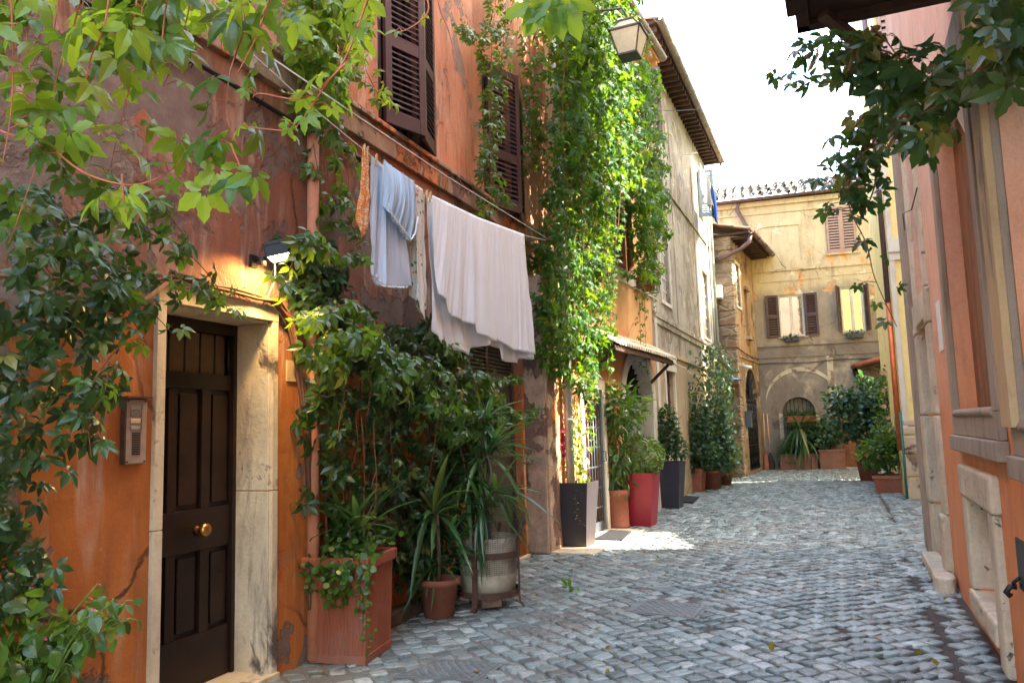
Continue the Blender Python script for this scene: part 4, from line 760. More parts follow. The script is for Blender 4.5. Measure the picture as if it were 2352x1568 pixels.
t = wempty('canopy_roof', F, 2.75, 0, 2.9, label='small tiled timber canopy on the far house beside the copper downpipe', cat='canopy'); mb = MB(); mb.bar((.0, -.02, .05), (1.25, -.02, .35), .07); mb.bar((.0, -.8, .05), (1.25, -.8, .35), .08); [mb.bar((x, .0, .06 + x * .24), (x, -.85, .06 + x * .24), .05) for x in (.1, .5, .9, 1.2)]; mb.bar((.35, -.8, .1), (1.3, -.8, -.45), .07); mb.add([(-.05, 0, .1), (1.3, 0, .43), (1.3, -.9, .43), (-.05, -.9, .1), (-.05, 0, .13), (1.3, 0, .46), (1.3, -.9, .46), (-.05, -.9, .13)], [(3, 2, 1, 0), (4, 5, 6, 7), (0, 1, 5, 4), (2, 3, 7, 6)]); mb.build('frame', M_timber, t)
mb = MB()
for j in range(6): mb.tube([(-.08, -.08 - j * .15, .19), (.6, -.08 - j * .15, .36), (1.28, -.08 - j * .15, .53)], .07, 8)
mb.build('tile', M_terra, t)
# brooms
for k, (u, s) in enumerate([(-.02, 'left of the long planter, leaning on the wall, with a reddish brush'), (.12, 'the right one of the two leaning brooms, with a dark brush')]):
    t = wempty('broom', F, u, .12, 0, label='broom ' + s, cat='broom', group='brooms leaning on the far house'); mb = MB(); mb.tube([(0, -.1, .45), (.02 - .04 * k, .08, 1.75)], .016, 6); mb.build('handle', M_peg, t); mb = MB(); mb.lathe([(.13, 0), (.11, .2), (.05, .45), (.02, .52)], 14, Matrix.Translation((0, -.1, .02))); mb.build('brush', [M_terra, M_timber][k], t)
# ------------------------------------------------------------------ building G : yellow house
hG = wempty('yellow_house', G, label='tall yellow house with rough stone corner on the right beyond the orange wall', cat='house')
mb = MB(); wallsheet(mb, 0, 7, 0, GTOP, [(.14, .95, 8.3, 9.9, .1)], back=5); mb.build('wall', M_G, hG)
mb = MB(); WX = lambda x, y, z: tuple(Matrix.Rotation(-G.rot(), 4, 'Z') @ (Vector((x, y, z)) - Vector((G.a[0], G.a[1], 0)))); q = [(8.2, 10.15), (16, 8.9), (18, 12), (9, 13.6)]  # unseen masses added only to cut the sun down to a small patch
mb.add([WX(x, y, 0) for x, y in q] + [WX(x, y, 16) for x, y in q], [(0, 1, 5, 4), (1, 2, 6, 5), (2, 3, 7, 6), (3, 0, 4, 7), (4, 5, 6, 7)]); 
for q, hh_ in (([(8.6, 7.3), (10, 7.3), (10, 10.4), (8.6, 10.4)], 7.3), ([(12, 19), (17, 19), (17, 26), (12.7, 26)], 12)): mb.add([WX(x, y, 0) for x, y in q] + [WX(x, y, hh_) for x, y in q], [(0, 1, 5, 4), (1, 2, 6, 5), (2, 3, 7, 6), (3, 0, 4, 7), (4, 5, 6, 7)])
mb.build('sun_blockers', M_G, hG)
mb = MB(); mb.wb(0, 7, 0, .09, 4.6, 4.85); mb.wb(0, 7, 0, .05, 4.45, 4.6); mb.wb(0.0, .09, 0, .03, 1.3, 4.45); mb.wb(0, .09, 0, .03, 4.85, GTOP); mb.wb(.10, 1.0, 0, .05, 9.9, 10.05); mb.wb(.1, 1.0, 0, .06, 8.2, 8.3); mb.build('moulding', M_white, hG)
mb = MB(); z = 0
for h_ in (.42, .40, .36, .16, .14): mb.wb(-.01, .46 + random.uniform(-.1, .1), -.1, .035, z, z + h_ - .015); z += h_
M_quoin = stucco('rough_quoin_stone', [(0, .1, (.62, .50, .34), (.46, .33, .2))], patches=[((.25, .17, .12), 4, .58, .64, 3, -1, 9)], fine=.5, bump=1.2, cracks=False); mb.build('quoins', M_quoin, hG, bevel=.03)
shutter('shutter', .4, 1.6, [(.07, 1.53)], M_shutb, hG, .14, .02, 8.3, 0, pitch=.13); shutter('shutter', .4, 1.6, [(.07, 1.53)], M_shutb, hG, .95, .02, 8.3, 0, right=True, pitch=.13)
mb = MB(); mb.tube([(-.07, .02, 3.6), (-.07, .02, 11.8)], .05, 10); mb.build('drainpipe', M_pipeP, hG); mb = MB(); mb.tube([(-.07, .02, .9), (-.07, .02, 3.65)], .052, 10); mb.build('drainpipe', M_copper, hG); M_green = simple('green_pipe', (.02, .16, .12), .5); mb = MB(); mb.tube([(-.03, -.02, 0), (-.03, -.02, 1.6)], .02, 8); mb.build('conduit', M_green, hG)
# ------------------------------------------------------------------ building H : right-hand orange house
hH = wempty('pink_orange_house', H, label='pink orange house close on the right with tall framed recesses', cat='house')
hh = [(.72, 1.62, .14, 2.42, .34), (.78, 1.58, 2.72, 4.35, .3), (3.28, 4.92, 1.50, 3.66, .12), (5.66, 7.4, 1.42, 3.9, .12), (3.46, 4.42, .27, .93, .2)]
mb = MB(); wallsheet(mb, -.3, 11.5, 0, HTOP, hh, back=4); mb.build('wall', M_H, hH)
def fillback(a, b, c, d, dep, m, nm='recess'): mb = MB(); mb.wb(a, b, -dep - .02, -dep + .004, c, d); return mb.build(nm, m, hH)
fillback(*hh[0], M_timber, 'door'); fillback(*hh[1], M_glassd, 'window'); fillback(*hh[2], M_Hin); fillback(*hh[3], M_Hyel); fillback(*hh[4], M_H)
mb = MB()  # stone portal round the doorway, in worn pieces
for a, b in ((.42, .724), (1.616, 1.90)):
    z = 0
    for h_ in (.62, .9, .85, .10): mb.wb(a, b, -.1, .035 + random.uniform(0, .02), z, z + h_ - .006); z += h_
mb.wb(.42, 1.90, -.02, .045, 2.43, 2.70); mb.wb(.44, .72, -.1, .03, 2.71, 4.4); mb.wb(1.62, 1.86, -.1, .03, 2.71, 4.4); mb.wb(.44, 1.86, -.02, .05, 4.4, 4.56); mb.wb(.58, .726, -.335, -.101, .145, 2.415); mb.build('door_frame', M_trav2, hH, bevel=.02)
mb = MB(); mb.wb(-.3, .12, 0, .06, .0, 5.2); mb.wb(-.33, .15, 0, .10, 5.2, 5.32); mb.wb(-.36, .18, 0, .14, 5.32, 5.44); mb.build('pilaster', M_Hgrey, hH, bevel=.01)
mb = MB(); mb.wb(.66, 1.90, .0, .17, .02, .12); mb.wb(1.66, 1.9, .0, .07, .12, .62); mb.build('door_step', M_trav2, hH, bevel=.02)
def frameset(a, b, c, d, wl, wr, wt, wbm, mat, pr=.04):
    mb = MB(); mb.wb(a - wl, a, 0, pr, c, d); mb.wb(b, b + wr, 0, pr, c, d); mb.wb(a - wl, b + wr, 0, pr, d, d + wt); mb.wb(a - wl, b + wr, 0, pr, c - wbm, c)
    mb.wb(a - wl - .015, b + wr + .02, 0, pr + .03, c - wbm - .11, c - wbm); mb.tube([(a, -pr + .01, c), (b, -pr + .01, c)], .028, 8); return mb.build('frame', mat, hH, bevel=.008)
frameset(3.28, 4.92, 1.52, 3.66, .16, .17, .2, .16, M_Hgrey); frameset(5.66, 7.4, 1.44, 3.9, .24, .2, .3, .14, M_Hgrey)
mb = MB(); mb.wb(5.4, 5.66, .04, .075, 1.44, 4.2); mb.build('weathered_strip', M_Hyel, hH)
mb = MB(); mb.wb(3.30, 3.464, -.12, .045, .28, .925); mb.wb(4.416, 4.62, -.15, .045, .0, .925); mb.wb(3.28, 4.66, -.12, .055, .926, 1.15); mb.wb(3.36, 4.415, -.215, .06, .12, .276); mb.build('niche_frame', M_trav2, hH, bevel=.02)
mb = MB(); mb.wb(2.05, 2.10, .025, .03, 0, 0.01); M_paper = simple('torn_paper', (.66, .68, .62), .8, 0, .1, 5, .1, .2)
t = wempty('paper_notice', H, 2.5, .0, 2.05, label='blank pale paper notice on the pink orange wall beyond the first tall recess', cat='notice'); mb = MB(); mb.wb(-.14, .16, .002, .006, 0, .42); mb.build('paper', M_paper, t)
t = wempty('torn_poster', H, 4.66, -.11, 2.0, label='torn faded poster strip peeling inside the tall recess on the right', cat='poster'); mb = MB(); mb.add([(.1, 0, 0), (.24, 0, -.02), (.24, 0, 1.35), (.16, -.03, 1.3), (-.12, -.16, 1.45), (.02, -.05, 1.0), (.09, -.01, .9)], [(0, 1, 2, 3, 5, 6), (3, 4, 5)]); o = mb.build('paper', M_paper, t, solid=.002); mb = MB(); mb.add([(.12, .001, .02), (.2, .001, .02), (.2, .001, .32), (.12, .001, .32)], [(0, 1, 2, 3)]); mb.add([(.11, -.004, .35), (.235, -.004, .35), (.235, -.004, .8), (.13, -.004, .8)], [(0, 1, 2, 3)]); mb.build('printed_area', simple('poster_ink', (.08, .10, .2), .7), t)
mb = MB(); mb.tube([(5.03, -.02, .6), (5.03, -.05, .6), (5.03, -.07, .57), (5.03, -.05, .55)], .016, 8); mb.tube([(5.03, -.03, .6), (5.08, -.04, .63), (5.12, -.02, .66)], .01, 6); mb.wb(5.06, 5.3, 0, .012, .6, .86); t = mb.build('iron_hook', M_iron); t.location = [float(v) for v in H.w(0, 0, 0)]; t.rotation_euler = (0, 0, H.rot()); tag(t, 'black iron hook and plate low on the near right-hand wall', 'hook')
mb = MB(); 
for k in range(14):
    a = k * .45; 
mb.add([(1.9 + .22 * math.cos(i * math.pi / 5) * (1 + .15 * vnoise(i, 1, 2)), -.10 + .09 * math.sin(i * math.pi / 5), z) for z in (-.01, .10, .14) for i in range(10)], [(i, (i + 1) % 10, 10 + (i + 1) % 10, 10 + i) for i in range(10)] + [(10 + i, 10 + (i + 1) % 10, 20 + (i + 1) % 10, 20 + i) for i in range(10)] + [tuple(20 + i for i in range(10))])
o = mb.build('stone_block', M_trav2, None, bevel=.02); o.location = [float(v) for v in H.w(.2, 0, 0)]; o.rotation_euler = (0, 0, H.rot()); tag(o, 'rough stone block in front of the pale step by the right doorway', 'stone')
# timber canopy overhead on H
t = wempty('timber_canopy', H, 4.64, 0, 4.07, label='dark plank canopy overhead on the right wall with a slanting iron brace', cat='canopy')
mb = MB()
for i in range(9): mb.wb(.004 + i * .3, .29 + i * .3, 0, .88, .045, .075)
mb.build('plank', M_timber, t, bevel=.004); mb = MB(); mb.wb(-.02, 2.8, .82, .90, 0, .15); mb.wb(-.04, .05, 0, .90, .0, .045 + .1); mb.wb(2.7, 2.8, 0, .82, 0, .045); mb.wb(-.1, 2.85, .80, .96, .16, .2); mb.build('beam', M_timber, t, bevel=.004)
mb = MB(); mb.bar((-.98, 0, -.34), (.12, -.74, .03), .075, .06); mb.build('brace', M_timb2, t)

def wallcable(W, name, pts, r, mat, label):
    mb = MB(); mb.tube([(u, -n, z) for u, n, z in pts], r, 5); o = mb.build(name, mat); o.location = [float(v) for v in W.w(0, 0, 0)]; o.rotation_euler = (0, 0, W.rot()); tag(o, label, 'cable')
wallcable(F, 'wall_cable', [(-.6, .03, 3.3), (.3, .03, 3.34), (1.4, .04, 3.3), (2.4, .03, 3.36), (3.9, .03, 3.32)], .012, M_blackcable, 'dark cable running level across the far house above its arched window')
wallcable(F, 'wall_cable', [(3.6, .1, 3.9), (3.55, .06, 3.4), (3.62, .05, 2.9), (3.6, .05, 2.0)], .01, M_rope, 'thin white cable dropping beside the copper downpipe on the far house')
wallcable(F, 'wall_cable', [(-.2, .05, 3.9), (-.15, .04, 2.6), (-.18, .05, 1.8), (-.12, .05, .5)], .02, M_zinc, 'grey conduit down the left edge of the far house beside the brooms')
wallcable(D, 'wall_cable', [(.0, .03, 3.6), (1.2, .04, 3.5), (2.4, .03, 3.46), (3.4, .03, 3.5)], .014, M_blackcable, 'dark cable sagging across the stone house above the iron gate')
wallcable(H, 'wall_cable', [(.5, .05, 3.55), (1.0, .09, 3.62), (1.6, .06, 3.5), (2.1, .04, 3.58)], .006, M_blackcable, 'thin loose wire sticking out beside the upper opening of the pink orange house')
wallcable(C_, 'wall_cable', [(7.35, .05, 7.2), (7.4, .06, 5.4), (7.5, .07, 4.2), (7.42, .05, 3.0)], .012, M_rope, 'pale cords hanging down the end of the grey beige house beside its downpipe')
# ------------------------------------------------------------------ laundry over the street (frame of wall A)
LN = .45
def lineZ(u):
    P = [(-1.27, 3.67), (-.6, 3.55), (0, 3.475), (.4, 3.43), (1.05, 3.405), (2.0, 3.455), (3.3, 3.585), (4.08, 3.70)]
    for (a, b), (c, d) in zip(P, P[1:]):
        if a <= u <= c: return b + (d - b) * (u - a) / (c - a)
    return P[-1][1]
t = wempty('clothes_line', A, 0, 0, 0, label='white cord clothes line strung along the orange house with iron brackets', cat='clothes line')
mb = MB(); mb.tube([(-1.3 + i * .135, -LN, lineZ(-1.27 + i * .134)) for i in range(41)], .0035, 5); mb.tube([(-1.3, -LN, 3.685), (1.4, -LN, 3.675), (4.1, -LN, 3.735)], .0045, 5); mb.build('cord', M_rope, t)
mb = MB()
for u in (4.1,): mb = MB(); mb.bar((u, 0, 3.72), (u, -.5, 3.72), .014); mb.bar((u, 0, 3.4), (u, -.45, 3.71), .012); mb.bar((u - .04, -.4, 3.725), (u + .12, -.5, 3.725), .012); mb.build('bracket', M_rust, t)
mb = MB()
mb.bar((2.25, 0, 3.98), (2.25, -.16, 3.98), .014); mb.bar((2.25, -.16, 3.98), (2.33, -.18, 3.90), .014); mb.build('hook', M_rust, t); mb = MB(); mb.bar((3.0, 0, 3.9), (3.0, -.12, 3.9), .014); mb.bar((3.0, -.12, 3.93), (3.0, -.12, 3.75), .014); mb.build('hook', M_rust, t)
def clothmat(name, c, pat=None):
    k = NM(name); col = k.mix(k.ramp(k.noise(3, 5), .3, .7), c, tuple(x * .94 for x in c))
    if pat == 'floral':
        v = k.n.new('ShaderNodeTexVoronoi'); v.inputs['Scale'].default_value = 22; k.t.links.new(k.vec(), v.inputs[0]); s = k.sep(v.outputs['Color'])
        dots = k.math('MULTIPLY', k.ramp(v.outputs['Distance'], .34, .28), k.ramp(s[0], .45, .5)); cc = k.mix(k.ramp(s[1], .49, .51), (.60, .22, .10), (.05, .28, .30)); cc = k.mix(k.ramp(s[2], .7, .72), cc, (.2, .3, .1)); col = k.mix(dots, col, cc)
    if pat == 'paisley': col = k.mix(k.ramp(k.noise(16, 3, .5, None, 2.5), .46, .52), col, (.78, .30, .06)); col = k.mix(k.ramp(k.noise(34, 2, .5, None, 2), .55, .6), col, (.75, .22, .05))
    k.bump(k.noise(9, 6, .6, k.vec((1, 1, .45)), 1.2), .35, .02)
    k.fin(col, .85, 0, .1); tr = k.n.new('ShaderNodeBsdfTranslucent'); k.set(tr.inputs[0], col); ms = k.n.new('ShaderNodeMixShader'); ms.inputs[0].default_value = .3
    k.t.links.new(k.b.outputs[0], ms.inputs[1]); k.t.links.new(tr.outputs[0], ms.inputs[2]); k.t.links.new(ms.outputs[0], k.out.inputs[0]); return k.m
M_sheet = clothmat('white_cotton', (.90, .92, .93)); M_blue = clothmat('pale_blue_cotton', (.52, .68, .82)); M_blue2 = clothmat('pale_blue_cotton_light', (.64, .74, .84)); M_flor = clothmat('floral_cotton', (.74, .72, .64), 'floral'); M_pais = clothmat('orange_paisley', (.78, .62, .42), 'paisley'); M_navy = clothmat('navy_cotton', (.02, .06, .22)); M_grey = clothmat('grey_print_cotton', (.5, .48, .45), 'floral')
def cloth(name, mat, parent, u0, u1, zb, n=LN, amp=.03, freq=9, seed=0, zt=lineZ, nx=90, nz=44, flare=1.0, drape=None):
    """zb(f): bottom height over f=0..1; folds grow downward"""
    mb = MB(); vs = []
    for j in range(nz + 1):
        g_ = j / nz
        for i in range(nx + 1):
            f = i / nx; u = u0 + (u1 - u0) * f; top = zt(u); z = top + (zb(f) - top) * g_
            fl = flare(f, g_) if callable(flare) else 0
            ph = freq * f * 6.28 + 2.2 * math.sin(f * 5.3 + seed) + 1.2 * math.sin(g_ * 2.2 + seed + f * 3) - 2.2 * g_ * math.sin(f * 3.1 + seed)
            env = .35 + .65 * (.5 + .5 * math.sin(f * 11 + 2 * seed + g_)); d = amp * (g_ ** .6) * (env * math.sin(ph) + .4 * math.sin(ph * 2.7 + seed + g_ * 4) * (1 - env) + .35 * math.sin(ph * .37 + 2 * seed)) + .003 * math.sin(ph * 5 + g_ * 9) + .002 * math.sin(f * 170 + g_ * 23)
            if drape: d += drape(f, g_)
            vs.append((u + fl + .35 * amp * g_ * math.cos(ph), -(n + d), z))
    q = nx + 1; fs = [(j * q + i, j * q + i + 1, (j + 1) * q + i + 1, (j + 1) * q + i) for j in range(nz) for i in range(nx)]
    mb.add(vs, fs, True); return mb.build(name, mat, parent, solid=.003)
def peg(u, parent, z=None):
    z = lineZ(u) if z is None else z; mb = MB()
    for s in (-1, 1): mb.bar((u + s * .004, -LN + s * .005, z - .045), (u + s * .012 + .006, -LN + s * .012, z + .04), .009, .007)
    return mb.build('peg', M_peg, parent)
def interp(P): return lambda f: next((b + (d - b) * (f - a) / (c - a) for (a, b), (c, d) in zip(P, P[1:]) if a <= f <= c), P[-1][1])
t = wempty('white_sheet', A, 0, 0, 0, label='large white sheet folded over the clothes line', cat='sheet')
cloth('sheet_back', M_sheet, t, 1.06, 3.30, interp([(0, 2.30), (.05, 2.24), (.14, 2.19), (.34, 2.17), (.345, 2.24), (.5, 2.30), (.6, 2.29), (.605, 2.17), (.82, 2.18), (.825, 2.23), (1, 2.25)]), n=LN - .02, amp=.032, freq=6, seed=1, flare=lambda f, g: g * (.22 * f + .03))
cloth('sheet_front', M_sheet, t, 1.06, 2.55, interp([(0, 2.60), (.12, 2.56), (.16, 2.46), (.5, 2.42), (.52, 2.36), (.8, 2.33), (1, 2.42)]), n=LN + .035, amp=.024, freq=4.2, seed=4, flare=lambda f, g: g * (.1 * f + .05))
cloth('sheet_front', M_sheet, t, 2.45, 3.28, interp([(0, 2.35), (.3, 2.29), (1, 2.30)]), n=LN + .03, amp=.022, freq=2.6, seed=2, flare=lambda f, g: g * .22 * f)
peg(1.09, t); peg(1.03, t)
t = wempty('floral_garment', A, 0, 0, 0, label='white garment with small flowers hanging on the line between blue nightdress and sheet', cat='garment')
cloth('garment_back', M_flor, t, .79, 1.03, interp([(0, 2.55), (.5, 2.42), (1, 2.56)]), n=LN - .02, amp=.025, freq=2.2, seed=3, nx=40, zt=lambda u: lineZ(u) - .16 * max(0, 1 - abs(u - .93) / .05), flare=lambda f, g: g * .0)
cloth('garment_front', M_flor, t, .775, .90, interp([(0, 2.52), (.5, 2.36), (1, 2.47)]), n=LN + .03, amp=.02, freq=1.4, seed=7, nx=30, flare=lambda f, g: g * (.06 * f - .03)); peg(.80, t); peg(.74, t)
t = wempty('blue_nightdress', A, 0, 0, 0, label='pale blue nightdress with lace hem hanging on the clothes line', cat='garment')
cloth('skirt', M_blue2, t, .19, .70, interp([(0, 2.60), (.2, 2.54), (.7, 2.57), (1, 2.60)]), n=LN - .01, amp=.03, freq=3, seed=5, flare=lambda f, g: g * .04 * (f - .3))
cloth('bodice', M_blue, t, .26, .72, interp([(0, 3.12), (.15, 3.05), (.5, 2.98), (.75, 2.93), (.9, 3.0), (1, 3.14)]), n=LN + .05, amp=.02, freq=3.3, seed=9, flare=lambda f, g: .02 * math.sin(3 * g) * (f - .5), drape=lambda f, g: .04 * math.sin(math.pi * g) * math.sin(math.pi * f))
mb = MB(); mb.tube([(.19 + .51 * i / 60 + .01, -(LN + .01 + .01 * math.sin(i)), interp([(0, 2.60), (.2, 2.54), (.7, 2.57), (1, 2.60)])(i / 60) - .004 + .004 * math.sin(i * 2.2)) for i in range(61)], .006, 5); mb.build('lace_hem', M_sheet, t); mb = MB()
mb.tube([(.26 + .46 * i / 50, -(LN + .08), interp([(0, 3.12), (.15, 3.05), (.5, 2.98), (.75, 2.93), (.9, 3.0), (1, 3.14)])(i / 50) + .006 * math.sin(i * 2)) for i in range(51)], .007, 5)
mb.build('lace_trim', M_sheet, t); peg(.24, t); peg(.62, t)
t = wempty('orange_scarf', A, 0, 0, 0, label='narrow orange paisley scarf pegged at the left end of the washing', cat='scarf')
cloth('scarf', M_pais, t, .055, .135, interp([(0, 2.95), (.5, 2.82), (1, 2.93)]), amp=.014, freq=1.6, seed=2, nx=24, flare=lambda f, g: (-.03 + .02 * math.sin(g * 5)) * g + g * (f - .5) * .05); peg(.08, t); peg(.12, t)
# far laundry on C
t = wempty('clothes_line', C_, 4.0, 0, 7.65, label='thin clothes line high on the grey beige house', cat='clothes line'); mb = MB(); mb.bar((-.5, 0, .05), (-.5, -.5, .05), .02); mb.bar((3.0, 0, 0), (3.0, -.5, 0), .02); mb.tube([(-.5, -.48, .05), (1.2, -.48, -.05), (3.0, -.48, 0)], .006, 4); mb.tube([(-.5, -.42, .05), (1.2, -.42, -.08), (3.0, -.42, 0)], .006, 4); mb.build('cord', M_rope, t)
for nm, u0, u1, zb_, mt, lab in (('shirt', 3.9, 4.7, 6.75, M_sheet, 'white cloth on the high line of the grey beige house'), ('cloth', 4.9, 5.6, 6.9, M_grey, 'patterned grey cloth on the high line of the grey beige house'), ('garment', 5.7, 6.6, 6.75, M_navy, 'dark blue garment on the high line of the grey beige house')):
    t = wempty('hanging_' + nm, C_, 0, 0, 0, label=lab, cat='laundry'); cloth('fabric', mt, t, u0, u1, interp([(0, zb_ + .1), (.4, zb_ - .1), (.7, zb_ + .05), (1, zb_)]), n=.48, amp=.05, freq=3, seed=u0, nx=40, zt=lambda u: 7.62 - .05 * math.sin((u - 3.5) / 3.5 * 3.14), flare=lambda f, g: -g * .1 * (f - .5))
# wires across the sky
def wire(a, b, sag, label):
    mb = MB(); a = np.array(a); b = np.array(b); mb.tube([a + (b - a) * i / 20 - np.array([0, 0, sag * 4 * (i / 20) * (1 - i / 20)]) for i in range(21)], .006, 4); o = mb.build('wire', M_greymetal); tag(o, label, 'wire')
wire(C_.w(.6, .1, 7.7), H.w(-.1, .02, 5.9), .25, 'thin wire crossing the sky between the two sides of the alley'); wire(F.w(-2.2, .3, 8.7), C_.w(7.7, .3, 7.9), .1, 'short wire from the far gutter to the grey beige house')
# ------------------------------------------------------------------ street lantern
t = wempty('street_lantern', B, 0.0, 1.2, 6.06, label='large old square street lantern with milky panes above the ivy', cat='lamp'); S = .68; t.scale = (S, S, S); mb = MB()
def frustum(mb, r0, z0, r1, z1, th=0):
    vs = [(sx * r, sy * r, z) for r, z in ((r0, z0), (r1, z1)) for sx, sy in ((-1, -1), (1, -1), (1, 1), (-1, 1))]; mb.add(vs, [(0, 1, 5, 4), (1, 2, 6, 5), (2, 3, 7, 6), (3, 0, 4, 7)])
M_lant = simple('weathered_lantern_metal', (.10, .095, .085), .6, .3, .3, 14, .2, .4, dirt=(.22, .17, .12)); M_milk = simple('milky_lantern_glass', (.82, .78, .62), .35, 0, .2, 7, .05, .5, dirt=(.36, .29, .18)); 
_k = M_milk.node_tree; _t = _k.nodes.new('ShaderNodeBsdfTranslucent'); _t.inputs[0].default_value = (.9, .86, .66, 1); _m = _k.nodes.new('ShaderNodeMixShader'); _m.inputs[0].default_value = .55; _k.links.new(_k.nodes['Principled BSDF'].outputs[0], _m.inputs[1]); _k.links.new(_t.outputs[0], _m.inputs[2]); _k.links.new(_m.outputs[0], _k.nodes['Material Output'].inputs[0])
frustum(mb, .165, .03, .27, .44); frustum(mb, .25, .47, .13, .66); gl = mb.build('pane', M_milk, t); mb = MB()
for r0, z0, r1, z1 in ((.168, .02, .275, .45), (.27, .47, .135, .67)):
    for sx, sy in ((-1, -1), (1, -1), (1, 1), (-1, 1)): mb.bar((sx * r0, sy * r0, z0), (sx * r1, sy * r1, z1), .022)
for r, z, wd in ((.17, .015, .03), (.285, .455, .045), (.14, .67, .03)):
    for a in range(4): Mx = Matrix.Rotation(a * math.pi / 2, 4, 'Z'); mb.box(-r - wd / 2, r + wd / 2, r - wd / 2, r + wd / 2, z - .012, z + .018, Mx)
mb.box(-.14, .14, -.14, .14, .672, .69); mb.box(-.165, .165, -.165, .165, .0, .012); mb.lathe([(.0, .76), (.06, .755), (.075, .72), (.05, .69), (.09, .685)], 16); mb.tube([(0, 0, .75), (0, .1, .98), (0, .6, 1.05), (0, 1.25, 1.0)], .02, 8); mb.tube([(0, 1.2, .5), (0, .7, .8), (0, .3, 1.03)], .015, 8); mb.build('frame', M_lant, t)
# ------------------------------------------------------------------ potted plants
def xform(az): return -az + math.pi / 2
def P_at(px, py): p = gnd(px, py); return p
def planter_square(loc, az, w0, w1, h, mat, t, wy0=None, wy1=None, rim=0, flute=0, soil=True):
    """tapered square planter centred on the local origin: w0 base width, w1 top width"""
    wy0 = wy0 or w0; wy1 = wy1 or w1; mb = MB(); th = .018
    if flute:
        def loop(wx, wy, z, amp, inset=0):
            pts = []; k = flute
            for (ax, ay), (bx, by) in (((-1, -1), (1, -1)), ((1, -1), (1, 1)), ((1, 1), (-1, 1)), ((-1, 1), (-1, -1))):
                for i in range(k * 4):
                    f = i / (k * 4); x = (ax + (bx - ax) * f) * (wx / 2 - inset); y = (ay + (by - ay) * f) * (wy / 2 - inset); nx_ = (by - ay); ny_ = -(bx - ax); L = math.hypot(nx_, ny_); d = amp * (1 if i % 4 in (1, 2) else 0) * (1 if 2 < i < k * 4 - 2 else 0); pts.append((x - nx_ / L * d, y - ny_ / L * d, z))
            return pts
        rings = [loop(w0, wy0, 0, 0), loop(w0 + .004, wy0 + .004, .05, 0), loop(w0, wy0, .055, .007), loop(w1 - .02, wy1 - .02, h - .075, .007), loop(w1 - .02, wy1 - .02, h - .07, 0)]
        n = len(rings[0]); vs = [p for r_ in rings for p in r_]; mb.add(vs, [(r_ * n + i, r_ * n + (i + 1) % n, (r_ + 1) * n + (i + 1) % n, (r_ + 1) * n + i) for r_ in range(len(rings) - 1) for i in range(n)])
    else:
        vs = [(sx * a / 2, sy * b / 2, z) for a, b, z in ((w0, wy0, 0), (w1, wy1, h)) for sx, sy in ((-1, -1), (1, -1), (1, 1), (-1, 1))]; mb.add(vs, [(0, 1, 5, 4), (1, 2, 6, 5), (2, 3, 7, 6), (3, 0, 4, 7), (3, 2, 1, 0)])
        vs = [(sx * (a / 2 - th), sy * (b / 2 - th), z) for a, b, z in ((w1, wy1, h), (w1, wy1, h - .08)) for sx, sy in ((-1, -1), (1, -1), (1, 1), (-1, 1))]; mb.add(vs, [(4, 5, 1, 0), (5, 6, 2, 1), (6, 7, 3, 2), (7, 4, 0, 3)])
        vs = [(sx * (a / 2 - q), sy * (b / 2 - q), h) for a, b, q in ((w1, wy1, 0), (w1, wy1, th)) for sx, sy in ((-1, -1), (1, -1), (1, 1), (-1, 1))]; mb.add(vs, [(0, 1, 5, 4), (1, 2, 6, 5), (2, 3, 7, 6), (3, 0, 4, 7)])
    o = mb.build('planter_body', mat, t, bevel=.004 if not flute else 0)
    if rim:
        mb = MB(); a, b = w1 / 2 + rim, wy1 / 2 + rim; q = .035
        for x0, x1, y0, y1 in ((-a, a, -b, -b + q), (-a, a, b - q, b), (-a, -a + q, -b + q, b - q), (a - q, a, -b + q, b - q)): mb.box(x0, x1, y0, y1, h - .075, h)
        mb.build('rim', mat, t, bevel=.01)
    if soil: mb = MB(); mb.add([(-w1 / 2 + .01, -wy1 / 2 + .01, h - .05), (w1 / 2 - .01, -wy1 / 2 + .01, h - .05), (w1 / 2 - .01, wy1 / 2 - .01, h - .05), (-w1 / 2 + .01, wy1 / 2 - .01, h - .05)], [(0, 1, 2, 3)]); mb.build('soil', M_soil, t)
def pot_root(name, loc, az, label, cat='potted plant', group=None, tilt=0): return empty(name, loc, math.pi / 2 - az if az is not None else 0, label, cat, group)
# 1 big fluted terracotta planter by the door
az = A.az; c = A.w(.22, .37, .01)
c1 = np.array([-1.155, 5.50, .01]); t = pot_root('potted_plant', c1, R(10) , 'large fluted red terracotta planter with trailing scalloped leaves beside the drainpipe'); t.rotation_euler[2] = R(-14)
planter_square(None, 0, .40, .45, .68, M_terraR, t, .42, .46, rim=.018, flute=17)
L = Leaves()
for _ in range(330):
    a = random.uniform(-1.2, 1.0); x = random.gauss(.02, .14); y = -.20 - abs(random.gauss(0, .05)); z = .72 - abs(random.gauss(0, .17)) + .07 * random.random(); x = max(-.24, min(.27, x)) ; 
    if z < .34 + .5 * abs(x + .02): continue
    if z > .66: y += random.uniform(0, .25)
    L.add('round', (x, y - .03, z), RN3(.6) + np.array([0, -.5, -.4]), np.array([0, -.8, .6]) + RN3(.35), random.uniform(.03, .055))
for _ in range(170): L.add('round', (random.gauss(0, .13), random.gauss(0, .13), .70 + abs(random.gauss(0, .09))), RN3(1), np.array([0, -.3, 1]) + RN3(.3), random.uniform(.03, .055))
